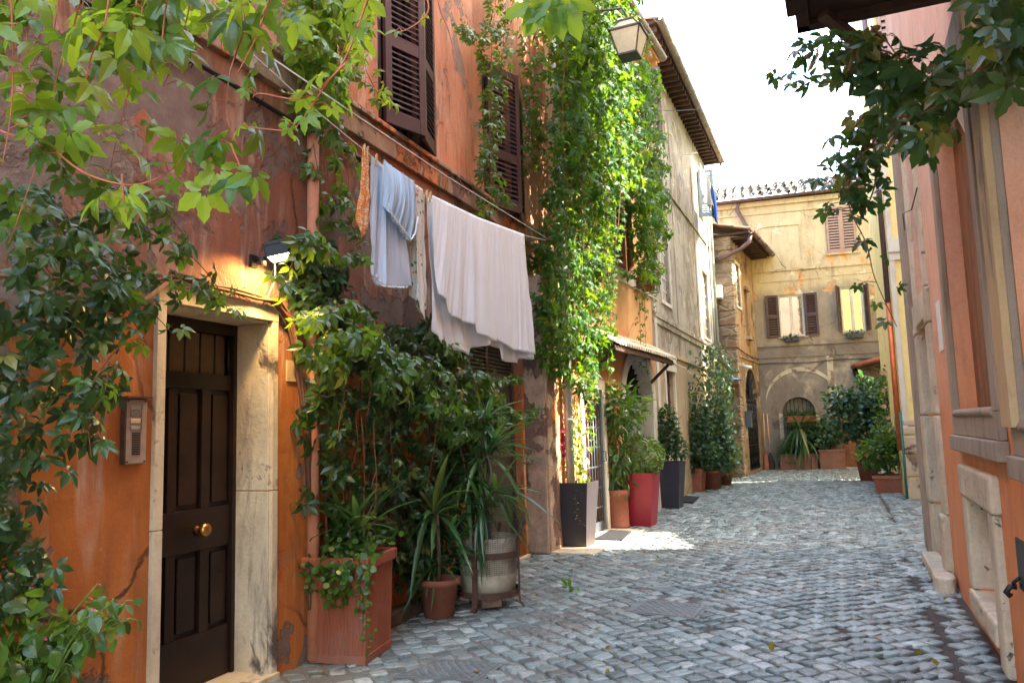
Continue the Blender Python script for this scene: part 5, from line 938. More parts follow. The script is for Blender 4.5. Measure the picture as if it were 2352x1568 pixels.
for k in range(7):
    x, y = random.uniform(-.1, .16), random.uniform(-.1, .1); top = random.uniform(1.1, 1.75); 
    for j in range(26): f = j / 26; L.add('round', (x + .12 * f * math.sin(k * 2 + f * 3) + random.gauss(0, .035), y + random.gauss(0, .035), .78 + (top - .78) * f), RN3(1), np.array([.1, -.5, .7]) + RN3(.4), random.uniform(.022, .05) * (1.1 - .5 * f))
for k in range(5):
    for j in range(16): L.add('round', (.16 + k * .02 + random.gauss(0, .02), -.22 - .03 * random.random(), .70 - j * .03 * (.6 + .2 * k)), RN3(1), np.array([.2, -.8, .5]) + RN3(.3), random.uniform(.02, .04))
L.build('foliage', ML['mid'], t); L = Leaves(); rosette(L, (-.08, .06, .72), 26, .58, up=(.6, 1.4)); rosette(L, (.06, .08, .75), 18, .55, up=(.7, 1.45)); L.build('strap_leaf', ML['strap'], t)
mb = MB(); [mb.tube(wobble((random.uniform(-.1, .16), random.uniform(-.1, .1), .72), (random.uniform(-.2, .25), random.uniform(-.1, .1), random.uniform(1.2, 1.7)), 5, .012), .004, 5) for _ in range(8)]; mb.build('stem', M_stem, t)
# low kerb stone at wall foot
mb = MB(); vs = []
mb.wb(.55, 1.15, 0, .13, 0, .13); mb.wb(1.16, 1.75, 0, .12, 0, .12); mb.wb(1.76, 2.35, 0, .13, 0, .125); o = mb.build('kerb', simple('mossy_kerb_stone', (.12, .085, .06), .9, 0, .4, 8, .8, .2), None, bevel=.025); o.location = [float(v) for v in A.w(0, 0, 0)]; o.rotation_euler = (0, 0, A.rot()); tag(o, 'low worn stone kerb along the foot of the orange house', 'kerb')
# 2 pot in iron ring stand
c2 = np.array([-.265, 6.93, 0.0]); t = pot_root('potted_plant', c2, None, 'whitewashed round pot of spiky dracaena in a rusty iron ring stand'); mb = MB()
M_pwhite = simple('chipped_whitewash_pot', (.46, .38, .27), .85, 0, .3, 7, .5, .2, dirt=(.20, .13, .08)); mb.lathe([(.0, .13), (.235, .13), (.245, .3), (.252, .585), (.238, .585), (.236, .52), (0, .52)], 40); mb.build('pot', M_pwhite, t); mb = MB(); mb.lathe([(0, .525), (.235, .525)], 24); mb.build('soil', M_soil, t)
mb = MB()
for z, r in ((.10, .275), (.42, .28)): mb.lathe([(r, z), (r, z + .05), (r - .008, z + .05), (r - .008, z), (r, z)], 48, smooth=False)
for a in (R(-112), R(-20), R(70), R(160)):
    x, y = math.cos(a), math.sin(a); P = [(.33, 0), (.29, .045), (.282, .12), (.284, .45), (.286, .60), (.31, .66), (.335, .63)]
    for (r0, z0), (r1, z1) in zip(P, P[1:]): mb.bar((x * r0, y * r0, z0), (x * r1, y * r1, z1 + .003), .045 if a < -1.5 else .03, .008, up=(x, y, 0))
for i in range(8): mb.bar((-.27, -.2 + i * .055, .115), (.27, -.2 + i * .055, .115), .012, .006)
mb.build('ring_stand', M_rust, t)
tb = empty('brick', (c2[0] + .02, c2[1] - .16, .02), R(20), 'broken brick lying under the rusty ring stand', 'brick'); MB().box(-.09, .09, -.05, .05, 0, .085).build('brick_body', simple('old_brick', (.16, .10, .07), .9, 0, .4, 12, .8, .2), tb, bevel=.012)
# wire mesh round the pot
mb = MB(); nn = 64; 
for k in range(nn):
    a = -2.9 + 3.6 * k / nn; zt_ = .66 + .12 * math.sin(k * .35) + .05 * math.sin(k * 1.3); mb.tube([(.262 * math.cos(a), .262 * math.sin(a), .29), (.264 * math.cos(a), .264 * math.sin(a), .55), ((.30 + .02 * math.sin(k)) * math.cos(a), (.30) * math.sin(a), zt_)], .0013, 3, False)
for j in range(26): z = .29 + j * .0165; r = .263 if z < .55 else .263 + (z - .55) * .25; mb.tube([(r * math.cos(-2.9 + 3.6 * k / 30), r * math.sin(-2.9 + 3.6 * k / 30), z + .003 * math.sin(k)) for k in range(31)], .0013, 3, False)
mb.build('wire_mesh', M_iron, t)
mb = MB(); heads = [(.02, .02, 1.30, .5), (-.15, .05, 1.1, .45), (.08, -.05, .98, .45), (-.05, -.12, .85, .42), (-.02, .1, 1.6, .42), (-.25, .1, 1.45, .38)]
for x, y, z, l in heads: mb.tube(wobble((x * .3, y * .3, .5), (x, y, z), 5, .012), [.022, .02, .018, .016, .014, .012], 7)
mb.build('trunk', M_bark, t); L = Leaves()
for x, y, z, l in heads: rosette(L, (x, y, z - .03), 34, l, up=(-.35, 1.35))
L.build('foliage', ML['strap'], t)
# strappy plant between planter and ring stand
t = pot_root('potted_plant', A.w(1.42, .30, .0), None, 'spiky long leaved plant in a small terracotta pot between planter and ring stand'); mb = MB(); mb.lathe([(0, 0), (.12, 0), (.16, .26), (.18, .26), (.18, .31), (.16, .31), (.15, .27), (0, .27)], 28); mb.build('pot', M_terra, t); L = Leaves(); rosette(L, (.0, -.05, .82), 34, .62, up=(-.3, 1.3)); rosette(L, (.12, .05, .55), 26, .5, up=(-.2, 1.2)); rosette(L, (-.05, 0, .4), 22, .45, up=(-.2, 1.2)); L.build('foliage', ML['strap'], t); mb = MB(); mb.tube([(0, 0, .25), (.01, -.02, .5), (0, -.05, .85)], .018, 6); mb.build('trunk', M_bark, t)
# 3 tall dark planter in the patch of sun
wz = R(-25 - 3)
t = pot_root('potted_plant', np.array([.76, 10.02, 0.006]), None, 'tall dark brown tapered planter with pink bougainvillea, lit from the right'); t.rotation_euler[2] = -B.az + 0; planter_square(None, 0, .32, .45, .81, M_darkpot, t)
L = Leaves(); mb = MB()
for k in range(5):
    x = -.12 + .07 * k; P = wobble((x * .5, 0, .75), (x + .02, .0, 1.55 + .12 * (k % 3)), 5, .025); strand(L, P, 'ovate', .07, 38, mb, .006, .06, .2)
P = [(.05, -.15, .78), (.08, -.25, .6), (.10, -.26, .42), (.16, -.26, .3)]; strand(L, P, 'ovate', .035, 30, mb, .004, .03, .3); L.build('foliage', ML['light'], t); mb.build('stem', M_stem, t)
L = Leaves()
for _ in range(230): z = random.uniform(1.0, 1.8); L.add('flower', (-.2 + .04 * math.sin(z * 6) + random.gauss(0, .025), -.05 + random.gauss(0, .03), z), RN3(1), np.array([0, -1, .3]) + RN3(.5), random.uniform(.045, .07))
L.build('blossom', ML['pink'], t)
# 4 ribbed terracotta cylinder with bamboo-like plant
t = pot_root('potted_plant', P_at(1425, 1216) + np.array([.0, .16, .006]), None, 'ribbed round terracotta pot with a tall feathery bamboo'); mb = MB(); mb.lathe([(0, 0), (.165, 0), (.165, .05), (.155, .06), (.158, .46), (.175, .47), (.178, .55), (.16, .56), (.15, .5), (0, .5)], 64, ribs=1, rib=-.022); mb.build('pot', M_terra, t)
L = Leaves(); mb = MB()
for k in range(9): P = wobble((random.uniform(-.06, .06), random.uniform(-.06, .06), .5), (random.uniform(-.25, .35), random.uniform(-.2, .2), random.uniform(1.2, 1.9)), 5, .03); strand(L, P, 'thin', .16, 46, mb, .006, .10, .1)
ball(L, (.06, 0, 1.74), (.40, .32, .38), 620, 'thin', .16, .3, .3, 3); ball(L, (-.12, 0, 1.1), (.12, .12, .4), 90, 'thin', .12, .2, .3, 3); L.build('foliage', ML['mid'], t); mb.build('stem', M_stem, t)
# 5 crimson planter with box ball
t = pot_root('potted_plant', P_at(1478, 1209) + np.array([.02, .12, .004]), None, 'glossy crimson tapered planter with a clipped round box bush'); t.rotation_euler[2] = -B.az; planter_square(None, 0, .33, .47, .79, M_redpot, t); L = Leaves(); ball(L, (.02, -.02, 1.03), (.34, .33, .29), 3200, 'small', .045, .75, .5, 5, .12); L.build('foliage', ML['box'], t); mb = MB(); mb.tube([(0, 0, .7), (0, 0, 1.0)], .02, 6); mb.build('stem', M_bark, t)
# 6 anthracite planter with shrub
t = pot_root('potted_plant', P_at(1547, 1169) + np.array([0, .2, .004]), None, 'tall anthracite tapered planter with a dark leafy shrub'); t.rotation_euler[2] = -B.az; planter_square(None, 0, .36, .50, .83, M_anthra, t); L = Leaves(); ball(L, (0, 0, 1.22), (.24, .22, .34), 700, 'ovate', .07, .3, .5, 2); ball(L, (.02, 0, 1.6), (.2, .18, .26), 420, 'ovate', .065, .3, .5, 7); ball(L, (.22, 0, 1.05), (.16, .18, .2), 220, 'ovate', .065, .3, .5, 8); L.build('foliage', ML['dark'], t); mb = MB(); mb.tube(wobble((0, 0, .75), (0, 0, 1.5), 4, .02), .016, 6); mb.build('stem', M_bark, t)
# 7 terracotta pots with shrubs by C and D
def shrub(px, py, dy, pot, w0, h, blobs, label, col='blue', leaf='ovate', size=.08, cyl=True, tilt=0, extra=None, mat=None, group=None):
    t = pot_root('potted_plant', P_at(px, py) + np.array([0, dy, .004]), None, label, group=group)
    if cyl: mb = MB(); mb.lathe([(0, 0), (w0 * .38, 0), (w0 * .5, h - .06), (w0 * .56, h - .06), (w0 * .56, h), (w0 * .48, h), (w0 * .44, h - .05), (0, h - .05)], 28); mb.build('pot', mat or M_terra, t)
    else: t.rotation_euler[2] = -B.az; planter_square(None, 0, w0 * .8, w0, h, mat or M_terra, t, rim=.012)
    L = Leaves(); mb = MB()
    for i, (x, y, z, rx, ry, rz, n) in enumerate(blobs): ball(L, (x, y, z), (rx, ry, rz), n, leaf, size, .3, .5, i + px); mb.tube(wobble((x * .15, y * .15, h * .8), (x * .9, y * .9, z), 4, .03), [.02, .018, .014, .01, .008], 6)
    if extra: extra(L)
    L.build('foliage', ML[col], t); mb.build('branch', M_bark, t); return t
shrub(1598, 1130, .15, M_terra, .5, .52, [(0, 0, 1.3, .45, .4, .55, 900), (-.25, 0, 2.1, .35, .3, .5, 420), (.2, -.1, .8, .4, .35, .35, 600)], 'bushy shrub in the leaning terracotta pot next to the anthracite planter', 'dark', size=.095, cyl=False)
shrub(1640, 1124, .15, M_terra, .48, .42, [(0, 0, 1.1, .55, .45, .55, 1100), (.15, 0, .65, .4, .4, .35, 400), (.1, 0, 1.7, .35, .35, .45, 420)], 'wide glossy shrub in a round terracotta pot before the stone house', 'blue', size=.11)
shrub(1672, 1116, .3, M_terra, .4, .3, [(0, 0, .75, .45, .4, .35, 300)], 'low tuft of grassy leaves beside the wide glossy shrub', 'mid', size=.12, extra=lambda L: rosette(L, (0, 0, .5), 60, .55, up=(-.1, 1.3)))
# right-hand group by the yellow house
shrub(2057, 1133, .2, M_terra, .62, .36, [(-.15, .1, .75, .45, .4, .35, 650), (.0, .1, 1.0, .35, .35, .35, 400)], 'fern like shrub in the square terracotta pot at the foot of the yellow house', 'mid', size=.10, cyl=False)
shrub(2005, 1106, .2, M_terra, .5, .5, [(-.3, 0, 1.5, .6, .5, .6, 900), (.2, .1, 2.0, .45, .45, .6, 700), (-.55, 0, 1.95, .35, .35, .35, 300), (.3, 0, 1.2, .4, .4, .5, 450)], 'tall oleander like shrub behind the fern near the plank door', 'blue', leaf='ovate', size=.13, mat=M_terra)
t = shrub(2078, 1118, .3, M_terra, .4, .3, [(0, 0, 1.4, .35, .3, .7, 600), (-.05, 0, 2.2, .28, .28, .45, 320)], 'climbing rose with apricot blooms against the yellow house corner', 'mid', size=.09); L = Leaves(); [L.add('flower', (-.25 + random.gauss(0, .05), -.28, z), RN3(1), (0, -1, .3), .10) for z in (2.5, 2.1, 1.75, 1.5, 1.25) for _ in range(4)]; L.build('blossom', ML['rose'], t)
# troughs before F
def trough(u, n, wd, dp, h, label): t = wempty('potted_plant', F, u, n, .004, label=label, cat='potted plant'); mb = MB(); mb.wb(-wd / 2 + .03, wd / 2 - .03, .02, dp - .02, 0, h - .06); mb.wb(-wd / 2, wd / 2, 0, dp, h - .06, h); mb.build('trough', M_terraR if False else simple('dusty_terracotta', (.20, .095, .07), .8, 0, .2, 5, .2, .2), t, bevel=.012); return t
t = trough(.92, .1, 1.15, .45, .48, 'long terracotta trough of drooping strap leaved plants under the arched window'); L = Leaves(); rosette(L, (-.35, -.2, .5), 50, .55, up=(.0, 1.3)); rosette(L, (.1, -.25, 1.25), 60, .85, up=(-.9, 1.2)); rosette(L, (.15, -.3, .9), 50, .8, up=(-1.2, .6)); L.build('foliage', ML['strap'], t); mb = MB(); mb.tube([(.1, -.25, .4), (.1, -.25, 1.25)], .03, 6); mb.tube([(-.4 + i * .07, -.455, .27 - .06 * math.sin(math.pi * i / 8)) for i in range(9)], .012, 5); mb.build('trunk', M_bark, t)
t = trough(1.88, .08, .78, .5, .6, 'tall square terracotta trough with a dark low shrub beside the plank door'); L = Leaves(); ball(L, (-.1, -.25, 1.05), (.5, .35, .42), 800, 'ovate', .12, .3, .5, 4); ball(L, (-.35, -.25, .8), (.3, .3, .3), 250, 'ovate', .12, .3, .5, 4); L.build('foliage', ML['blue'], t); mb = MB(); [mb.tube(wobble((0, -.25, .5), (random.uniform(-.35, .35), -.25, random.uniform(.8, 1.1)), 3, .02), .012, 5) for _ in range(7)]; mb.build('branch', M_bark, t)
# doormats
def mat_(Q, label):
    P = [gnd(*q) for q in Q]; c = sum(P) / 4; mb = MB(); vs = [p - c + np.array([0, 0, .026]) for p in P]; mb.add(vs + [v + np.array([0, 0, .012]) for v in vs], [(0, 1, 2, 3), (4, 5, 6, 7), (0, 1, 5, 4), (1, 2, 6, 5), (2, 3, 7, 6), (3, 0, 4, 7)])
    for i in range(12):
        f = (i + .5) / 12; a = vs[0] + (vs[3] - vs[0]) * f; b = vs[1] + (vs[2] - vs[1]) * f; mb.bar(a + np.array([0, 0, .015]), b + np.array([0, 0, .015]), .018, .01)
    o = mb.build('doormat', M_rubber); o.location = [float(v) for v in c]; tag(o, label, 'doormat')
mat_([(1362, 1245), (1402, 1223), (1452, 1226), (1428, 1247)], 'ribbed dark doormat in front of the iron grille door'); mat_([(1560, 1157), (1574, 1142), (1606, 1145), (1592, 1158)], 'small dark doormat right of the anthracite planter')
# pale slab in the sun patch at the pillar foot
mb = MB(); mb.wb(-.25, 2.0, .0, .55, .0, .03); o = mb.build('threshold_slab', M_trav, None, bevel=.01); o.location = [float(v) for v in B.w(0, 0, 0)]; o.rotation_euler = (0, 0, B.rot()); tag(o, 'pale worn stone slab under the dark planter and grille door', 'slab')
# fallen leaves
for k in range(46):
    px, py = random.uniform(900, 2250), random.uniform(1240, 1560)
    if k == 0: px, py = 1305, 1358
    if k == 1: px, py = 2115, 1505
    p = gnd(px, py)
    if not inpoly(p[0], p[1], SPP): continue
    L = Leaves(); L.add('palm' if k == 0 else 'ovate', (0, 0, 0), RN3(1), np.array([0, 0, 1]) + RN3(.25), .11 if k == 0 else random.uniform(.03, .07)); 
    if k == 0: L.add('palm', (.07, .02, .0), RN3(1), np.array([0, 0, 1]) + RN3(.25), .09)
    o = L.build('fallen_leaf', ML['mid'] if k == 0 else ML['autumn']); o.location = (p[0], p[1], .035); tag(o, 'green leaf sprig lying on the cobbles near the ring stand' if k == 0 else 'small dry leaf lying on the cobbles', 'leaf', None if k == 0 else 'dry leaves scattered on the cobbles')
# ------------------------------------------------------------------ climbers
WZ = lambda W, px, py, off: W.w(W.uz(px, py, off)[0], off, W.uz(px, py, off)[1])
def vine(name, label, parts, stems=None, cat='climbing vine'):
    t = empty(name, (0, 0, 0), 0, label, cat)
    for nm, L, col in parts:
        if L.n(): L.build(nm, ML[col], t)
    if stems is not None and stems.v: stems.build('stem', M_stem, t)
    return t
# 1 ivy curtain at the corner
L1, L2, Ls = Leaves(), Leaves(), MB()
scatter(L1, B, [(1285, -40), (1425, -40), (1450, 120), (1440, 420), (1405, 620), (1395, 760), (1372, 862), (1345, 905), (1300, 880), (1258, 850), (1243, 720), (1250, 560), (1280, 380)], int(2700 * DN), 'palm', .125, .03, .32, gap=-.55, seed=1)
scatter(L2, B, [(1400, -60), (1425, 60), (1436, 125), (1478, 150), (1502, 270), (1512, 420), (1508, 560), (1490, 600), (1475, 560), (1440, 430), (1380, 470), (1300, 400), (1290, 300), (1285, -60)], int(1700 * DN), 'palm', .13, .35, .85, gap=-.5, seed=4)
scatter(L1, B, [(1255, -60), (1425, -60), (1420, 130), (1270, 200)], int(420 * DN), 'palm', .13, .1, .9, seed=2)
scatter(L2, B, [(1455, 430), (1512, 440), (1506, 560), (1500, 650), (1458, 640)], int(200 * DN), 'palm', .13, .3, .7, seed=5)
scatter(L1, A, [(1228, 560), (1262, 560), (1262, 850), (1240, 840), (1232, 700)], int(110 * DN), 'palm', .12, .05, .3, seed=7)
for k in range(34):
    px = random.uniform(1280, 1505); y0 = random.uniform(60, 420); y1 = y0 + random.uniform(200, 420); off = random.uniform(.1, .8); yl = 880 - max(0, px - 1390) * 1.8; y1 = min(y1, yl)
    strand(L2 if k % 2 else L1, [WZ(B, px, y0, off), WZ(B, px + random.uniform(-8, 8), (y0 + y1) / 2, off), WZ(B, px + random.uniform(-14, 14), y1, off)], 'palm', .11, 20, Ls, .006, .06, .5)
for px, y0, y1 in ((1466, 560, 860), (1500, 600, 720), (1478, 600, 860), (1395, 760, 900), (1352, 820, 1040), (1345, 850, 960), (1360, 830, 930)):
    strand(L2, [WZ(B, px, y0, .3), WZ(B, px + 3, (y0 + y1) / 2, .33), WZ(B, px + 8, y1, .3)], 'palm', .11, 11 if px > 1460 else 26, Ls, .005, .05, .55)
for k in range(9): px = 1300 + k * 9; Ls.tube(wobble(B.w(.35 + k * .1, .04, 2.3), B.w(.35 + k * .14, .1, 8), 10, .04), [.014 - .0008 * i for i in range(11)], 6)
vine('ivy_curtain', 'huge green creeper curtain hanging over the corner between the two orange houses', [('foliage', L1, 'ivy'), ('foliage', L2, 'ivy')], Ls)
# 2 strands over the orange upper wall
def wallstrand(W, pts, off, kind, size, per, L, S, r=.004, spread=.07, taper=.3): strand(L, [WZ(W, x, y, off) for x, y in pts], kind, size, per, S, r, spread, taper, nor=(W.n[0] * .8, W.n[1] * .8, .5))
L, S = Leaves(), MB()
for pts, per in (([(1165, -60), (1158, 60), (1150, 180), (1138, 300), (1128, 400), (1160, 470)], 60), ([(1145, -60), (1130, 100), (1128, 240), (1120, 380)], 45), ([(1150, 60), (1095, 90), (1060, 60)], 40), ([(1120, 400), (1130, 460), (1105, 490)], 40)): wallstrand(A, pts, .25, 'palm', .095, per, L, S, spread=.10)
vine('hanging_creeper', 'thin creeper strands hanging in front of the smaller maroon shutters', [('foliage', L, 'mid')], S)
L, S = Leaves(), MB()
for pts, per in (([(1205, -60), (1215, 100), (1225, 220), (1235, 330), (1250, 400)], 60), ([(1240, -20), (1225, 160), (1210, 300), (1205, 400)], 45), ([(1250, 120), (1240, 260), (1262, 330)], 50), ([(1195, 180), (1225, 330)], 30)): wallstrand(A, pts, .2, 'palm', .10, per * .6, L, S, spread=.10)
vine('hanging_creeper', 'creeper strands on the orange wall between the smaller shutters and the ivy curtain', [('foliage', L, 'mid')], S)
L, S = Leaves(), MB()
for pts, per in (([(705, -60), (730, 60), (745, 180), (770, 260)], 70), ([(770, -60), (790, 60), (830, 140), (870, 220), (900, 250)], 36), ([(745, 0), (770, 90), (760, 180)], 60), ([(815, -60), (820, 60), (790, 140)], 60), ([(680, -60), (690, 80), (720, 150)], 60)): wallstrand(A, pts, .35, 'palmmid', .11, per * .7, L, S, spread=.14)
scatter(L, A, [(690, -50), (830, -50), (815, 60), (770, 150), (760, 290), (735, 260), (700, 130)], int(260 * DN), 'palmmid', .11, .05, .45, seed=3)
vine('climbing_vine', 'bright green vine on the orange house just left of the tall maroon shutters', [('foliage', L, 'light')], S)
L, S = Leaves(), MB()
for pts, per in (([(745, 250), (765, 330), (800, 400), (790, 500)], 45), ([(735, 260), (760, 440), (800, 500), (835, 590)], 40), ([(720, 330), (745, 480), (760, 520)], 30), ([(770, 150), (745, 260), (740, 420)], 40)): wallstrand(A, pts, .14, 'palmmid', .11, per * .6, L, S, spread=.12)
vine('climbing_vine', 'dark vine trailing down the wall left of the orange scarf', [('foliage', L, 'mid')], S)
# 3 big dark mass between door and garage
L, L2, S = Leaves(), Leaves(), MB()
scatter(L, A, [(690, 900), (700, 760), (760, 720), (820, 700), (900, 760), (960, 730), (1040, 760), (1060, 830), (1110, 850), (1110, 930), (1110, 1100), (1090, 1230), (1060, 1260), (1040, 1330), (960, 1380), (900, 1330), (880, 1250), (780, 1150), (715, 1200), (705, 1020)], int(850 * DN), 'palmmid', .105, .04, .30, gap=-.7, seed=2, spread=.5)
scatter(L2, A, [(700, 720), (800, 700), (900, 800), (1050, 880), (1150, 900), (1140, 980), (1020, 1020), (900, 900), (720, 850)], int(200 * DN), 'palmmid', .105, .35, .6, gap=-.4, seed=6, spread=.5, up=.8)
scatter(L, A, [(665, 540), (740, 560), (780, 620), (790, 720), (715, 760), (690, 660)], int(110 * DN), 'palmmid', .125, .03, .3, gap=-.6, seed=9)
for k in range(24):
    px = random.uniform(700, 1130); y0 = 700 + (px - 700) * .35 + random.uniform(-20, 60); y1 = y0 + random.uniform(120, 330); off = random.uniform(.15, .5)
    wallstrand(A, [(px, y0), (px + random.uniform(-20, 20), (y0 + y1) / 2), (px + random.uniform(-30, 30), y1)], off, 'palmmid', .09, 18, L if k % 2 else L2, S)
for pts in ([(700, 740), (800, 700), (845, 760), (935, 830)], [(760, 780), (900, 830), (1010, 870)], [(1000, 770), (1100, 870), (1200, 870)], [(1100, 860), (1180, 960), (1230, 940)], [(690, 560), (760, 580), (835, 600)], [(640, 690), (690, 560), (720, 540)]): wallstrand(A, pts, .4, 'palmmid', .11, 30, L2, S)
for k in range(12): px = 715 + k * 34; S.tube([WZ(A, px + random.uniform(-12, 12), y, .05 + .02 * random.random()) for y in (1400 - k * 12, 1200, 1000, 850 + k * 4)], [.012, .010, .008, .006], 5)
for y in (690, 700, 708): pass
vine('climbing_vine', 'dense dark green vine covering the wall between the marble door and the garage', [('foliage', L, 'dark'), ('foliage', L2, 'mid')], S)
# woody stems over the lintel
S = MB()
for k in range(9): S.tube([A.w(u, .02 + .01 * k % .05 + random.uniform(0, .03), z + random.uniform(-.012, .03)) for u, z in ((-1.25, 2.38), (-1.0, 2.37), (-.8, 2.37), (-.55, 2.36), (-.35, 2.35), (-.22, 2.26), (-.14, 2.05), (-.04, 1.8 - .03 * k), (.02, 1.5 - .1 * k))], [.009] * 9, 5)
for k in range(26): u = random.uniform(-.9, -.25); S.tube(wobble(A.w(u, .04, 2.36), A.w(u + random.uniform(-.1, .1), .06, 2.36 + random.uniform(-.03, .06)), 3, .01), .003, 4)
S.tube([A.w(u, .05, z) for u, z in ((-2.3, 1.95), (-2.0, 2.0), (-1.7, 2.12), (-1.45, 2.2), (-1.25, 2.36))], .014, 6); S.tube([A.w(u, .05, z) for u, z in ((-2.3, 2.2), (-1.9, 2.25), (-1.5, 2.3), (-1.2, 2.38), (-1.0, 2.4))], .011, 6)
L, L2 = Leaves(), Leaves()
scatter(L, A, [(-60, 420), (60, 430), (160, 480), (300, 520), (370, 640), (330, 760), (220, 760), (120, 820), (40, 900), (-60, 860)], int(150 * DN), 'palmmid', .095, .04, .42, gap=-.45, seed=5)
scatter(L, A, [(-60, 900), (140, 880), (230, 850), (215, 1000), (120, 1060), (50, 1250), (-60, 1330)], int(80 * DN), 'palmmid', .085, .04, .35, gap=-.5, seed=8)
for pts in ([(220, 480), (330, 530), (430, 580), (500, 660), (525, 720)], [(120, 500), (210, 620), (280, 700), (345, 800)], [(250, 430), (360, 470), (440, 560)], [(230, 640), (330, 700), (400, 770)], [(60, 470), (180, 560), (250, 660)], [(0, 520), (110, 620), (160, 700)], [(250, 830), (240, 900), (205, 960), (210, 1050)], [(290, 780), (230, 850), (180, 950), (160, 1000)], [(330, 640), (420, 640), (520, 700)]): wallstrand(A, pts, .42, 'palmmid', .10, 24, L2, S, .004, .07, .3)
vine('climbing_vine', 'dark vine with woody stems around the upper left of the marble doorway', [('foliage', L, 'dark'), ('foliage', L2, 'mid')], S)
# 4 foreground vine hanging at top left, 2-3 m from the viewer
L, L2, S = Leaves(), Leaves(), MB()
def fstrand(pts, depth, size, per, L, kind='palmhi', spread=.07, r=.0035, taper=.35): strand(L, [at(x, y, depth) for x, y in pts], kind, size, per, S, r, spread, taper)
FS = [([(200, -80), (170, 60), (130, 180), (105, 300), (70, 420), (20, 560)], 2.5, .150), ([(350, -80), (330, 90), (290, 230), (255, 380)], 2.7, .145), ([(545, -80), (560, 60), (530, 160), (520, 260), (545, 330)], 2.4, .14), ([(640, -80), (600, 60), (545, 170)], 2.3, .14),
      ([(20, -80), (30, 120), (25, 260), (5, 380)], 2.3, .15), ([(90, -80), (60, 100), (90, 230), (60, 340)], 2.9, .15), ([(260, -80), (240, 60), (210, 130), (190, 220)], 2.2, .150), ([(450, -80), (430, 40), (400, 140), (375, 200)], 2.8, .145),
      ([(130, 350), (200, 400), (300, 425), (380, 400), (430, 350)], 2.4, .10), ([(530, 330), (560, 400), (585, 440)], 2.4, .14), ([(280, 400), (285, 470), (290, 490)], 2.4, .10), ([(0, 300), (80, 330), (150, 350)], 2.4, .13), ([(130, 250), (200, 270), (250, 330)], 2.5, .13)]
for pts, d, s in FS: fstrand(pts, d, s * .92, 15, L if random.random() < .6 else L2, spread=.08)
for k in range(20):
    px = random.uniform(-40, 680); y1 = random.uniform(20, 170) - max(0, px - 350) * .22; d = random.uniform(2.3, 3.4); fstrand([(px + 20, -120), (px + random.uniform(-10, 20), y1 * .4), (px + random.uniform(-30, 10), y1)], d, .135, 17, L if k % 2 else L2, spread=.10)
fstrand([(870, -80), (800, 120), (745, 200), (690, 280), (660, 300), (560, 290)], 2.3, .07, 16, L2, spread=.05); fstrand([(790, 150), (700, 225), (600, 215), (580, 225)], 2.3, .05, 12, L2, spread=.04)
fstrand([(850, -80), (845, 0), (800, 90), (775, 150)], 2.6, .11, 26, L2, spread=.09)
fstrand([(960, -60), (985, 20), (950, 60), (915, 75)], 2.3, .05, 16, L2, spread=.04); fstrand([(1000, -50), (1010, 20), (1030, 70), (1050, 150)], 2.3, .02, 5, L2, spread=.02)
for x, y, s in ((1270, 8, .16), (1300, 20, .15), (1225, 30, .12), (1255, 40, .12)): L2.add('palmhi', at(x, y - 20, 2.6), CR * random.uniform(-.4, .4) - CU, -CF + RN3(.15), s * .9)
for x, y, s in ((585, 430, .10), (500, 420, .10), (290, 470, .11), (160, 330, .13), (410, 350, .11), (470, 470, .11)): L2.add('palmhi', at(x, y - 30, 2.4), -CU + RN3(.15), -CF + RN3(.35) + np.array([0, 0, .3]), s)
t = vine('overhanging_vine', 'bright backlit vine shoots hanging into view at the upper left', [('foliage', L, 'mid'), ('foliage', L2, 'light')], None); S.build('stem', M_stemred, t)
# 5 vine from the timber canopy, right
L, S = Leaves(), MB()
RS = [([(2160, 200), (2060, 130), (1960, 100), (1880, 110), (1800, 190)], 4.2, .17), ([(1960, 110), (1940, 180), (1880, 190), (1830, 200)], 4.2, .15), ([(2060, 150), (2020, 230), (2010, 320), (1960, 380), (1950, 470), (1990, 560), (2010, 640), (2060, 750)], 4.3, .14), ([(2200, 170), (2150, 230), (2100, 300), (2110, 370)], 4.0, .17), ([(2330, 60), (2260, 140), (2200, 210), (2120, 260), (2050, 270)], 3.6, .16), ([(2000, 60), (2040, 100), (2080, 160)], 4.2, .15), ([(2290, 150), (2210, 190), (2160, 240)], 3.8, .15), ([(1990, 260), (1935, 330), (1920, 400), (1940, 450)], 4.3, .14), ([(2010, 330), (2010, 420), (1985, 480), (1960, 460)], 4.3, .13)]
for pts, d, s in RS:
    strand(L, [at(x, y, d) for x, y in pts], 'palmhi', s * .82, 22 if len(pts) < 8 else 15, S, .006, .12, .45)
for k in range(34): px, py = random.uniform(2010, 2190), random.uniform(110, 310); L.add('palmhi', at(px, py, random.uniform(3.8, 4.4)), RN3(.6) - CU, RN3(.5) - CF * .5 + np.array([0, 0, .5]), random.uniform(.10, .15))
for k in range(22): px, py = random.uniform(1840, 2010), random.uniform(80, 210); L.add('palmhi', at(px, py, random.uniform(4.0, 4.4)), RN3(.6) - CU, RN3(.5) - CF * .5 + np.array([0, 0, .5]), random.uniform(.09, .13))
for k in range(26): px, py = random.uniform(1925, 2040), random.uniform(300, 470); L.add('palmhi', at(px, py, random.uniform(4.2, 4.5)), RN3(.6) - CU, RN3(.5) - CF * .5 + np.array([0, 0, .5]), random.uniform(.08, .12))
for x, y in ((2115, 340), (2150, 330)): L.add('palmhi', at(x, y - 30, 3.6), -CU + RN3(.1), -CF + np.array([0, 0, .3]), .15)
t = vine('overhanging_vine', 'dark vine trailing from the timber canopy brace on the right with a long hanging strand', [('foliage', L, 'dark')], None); S.build('stem', M_stem, t)
L, S = Leaves(), MB()
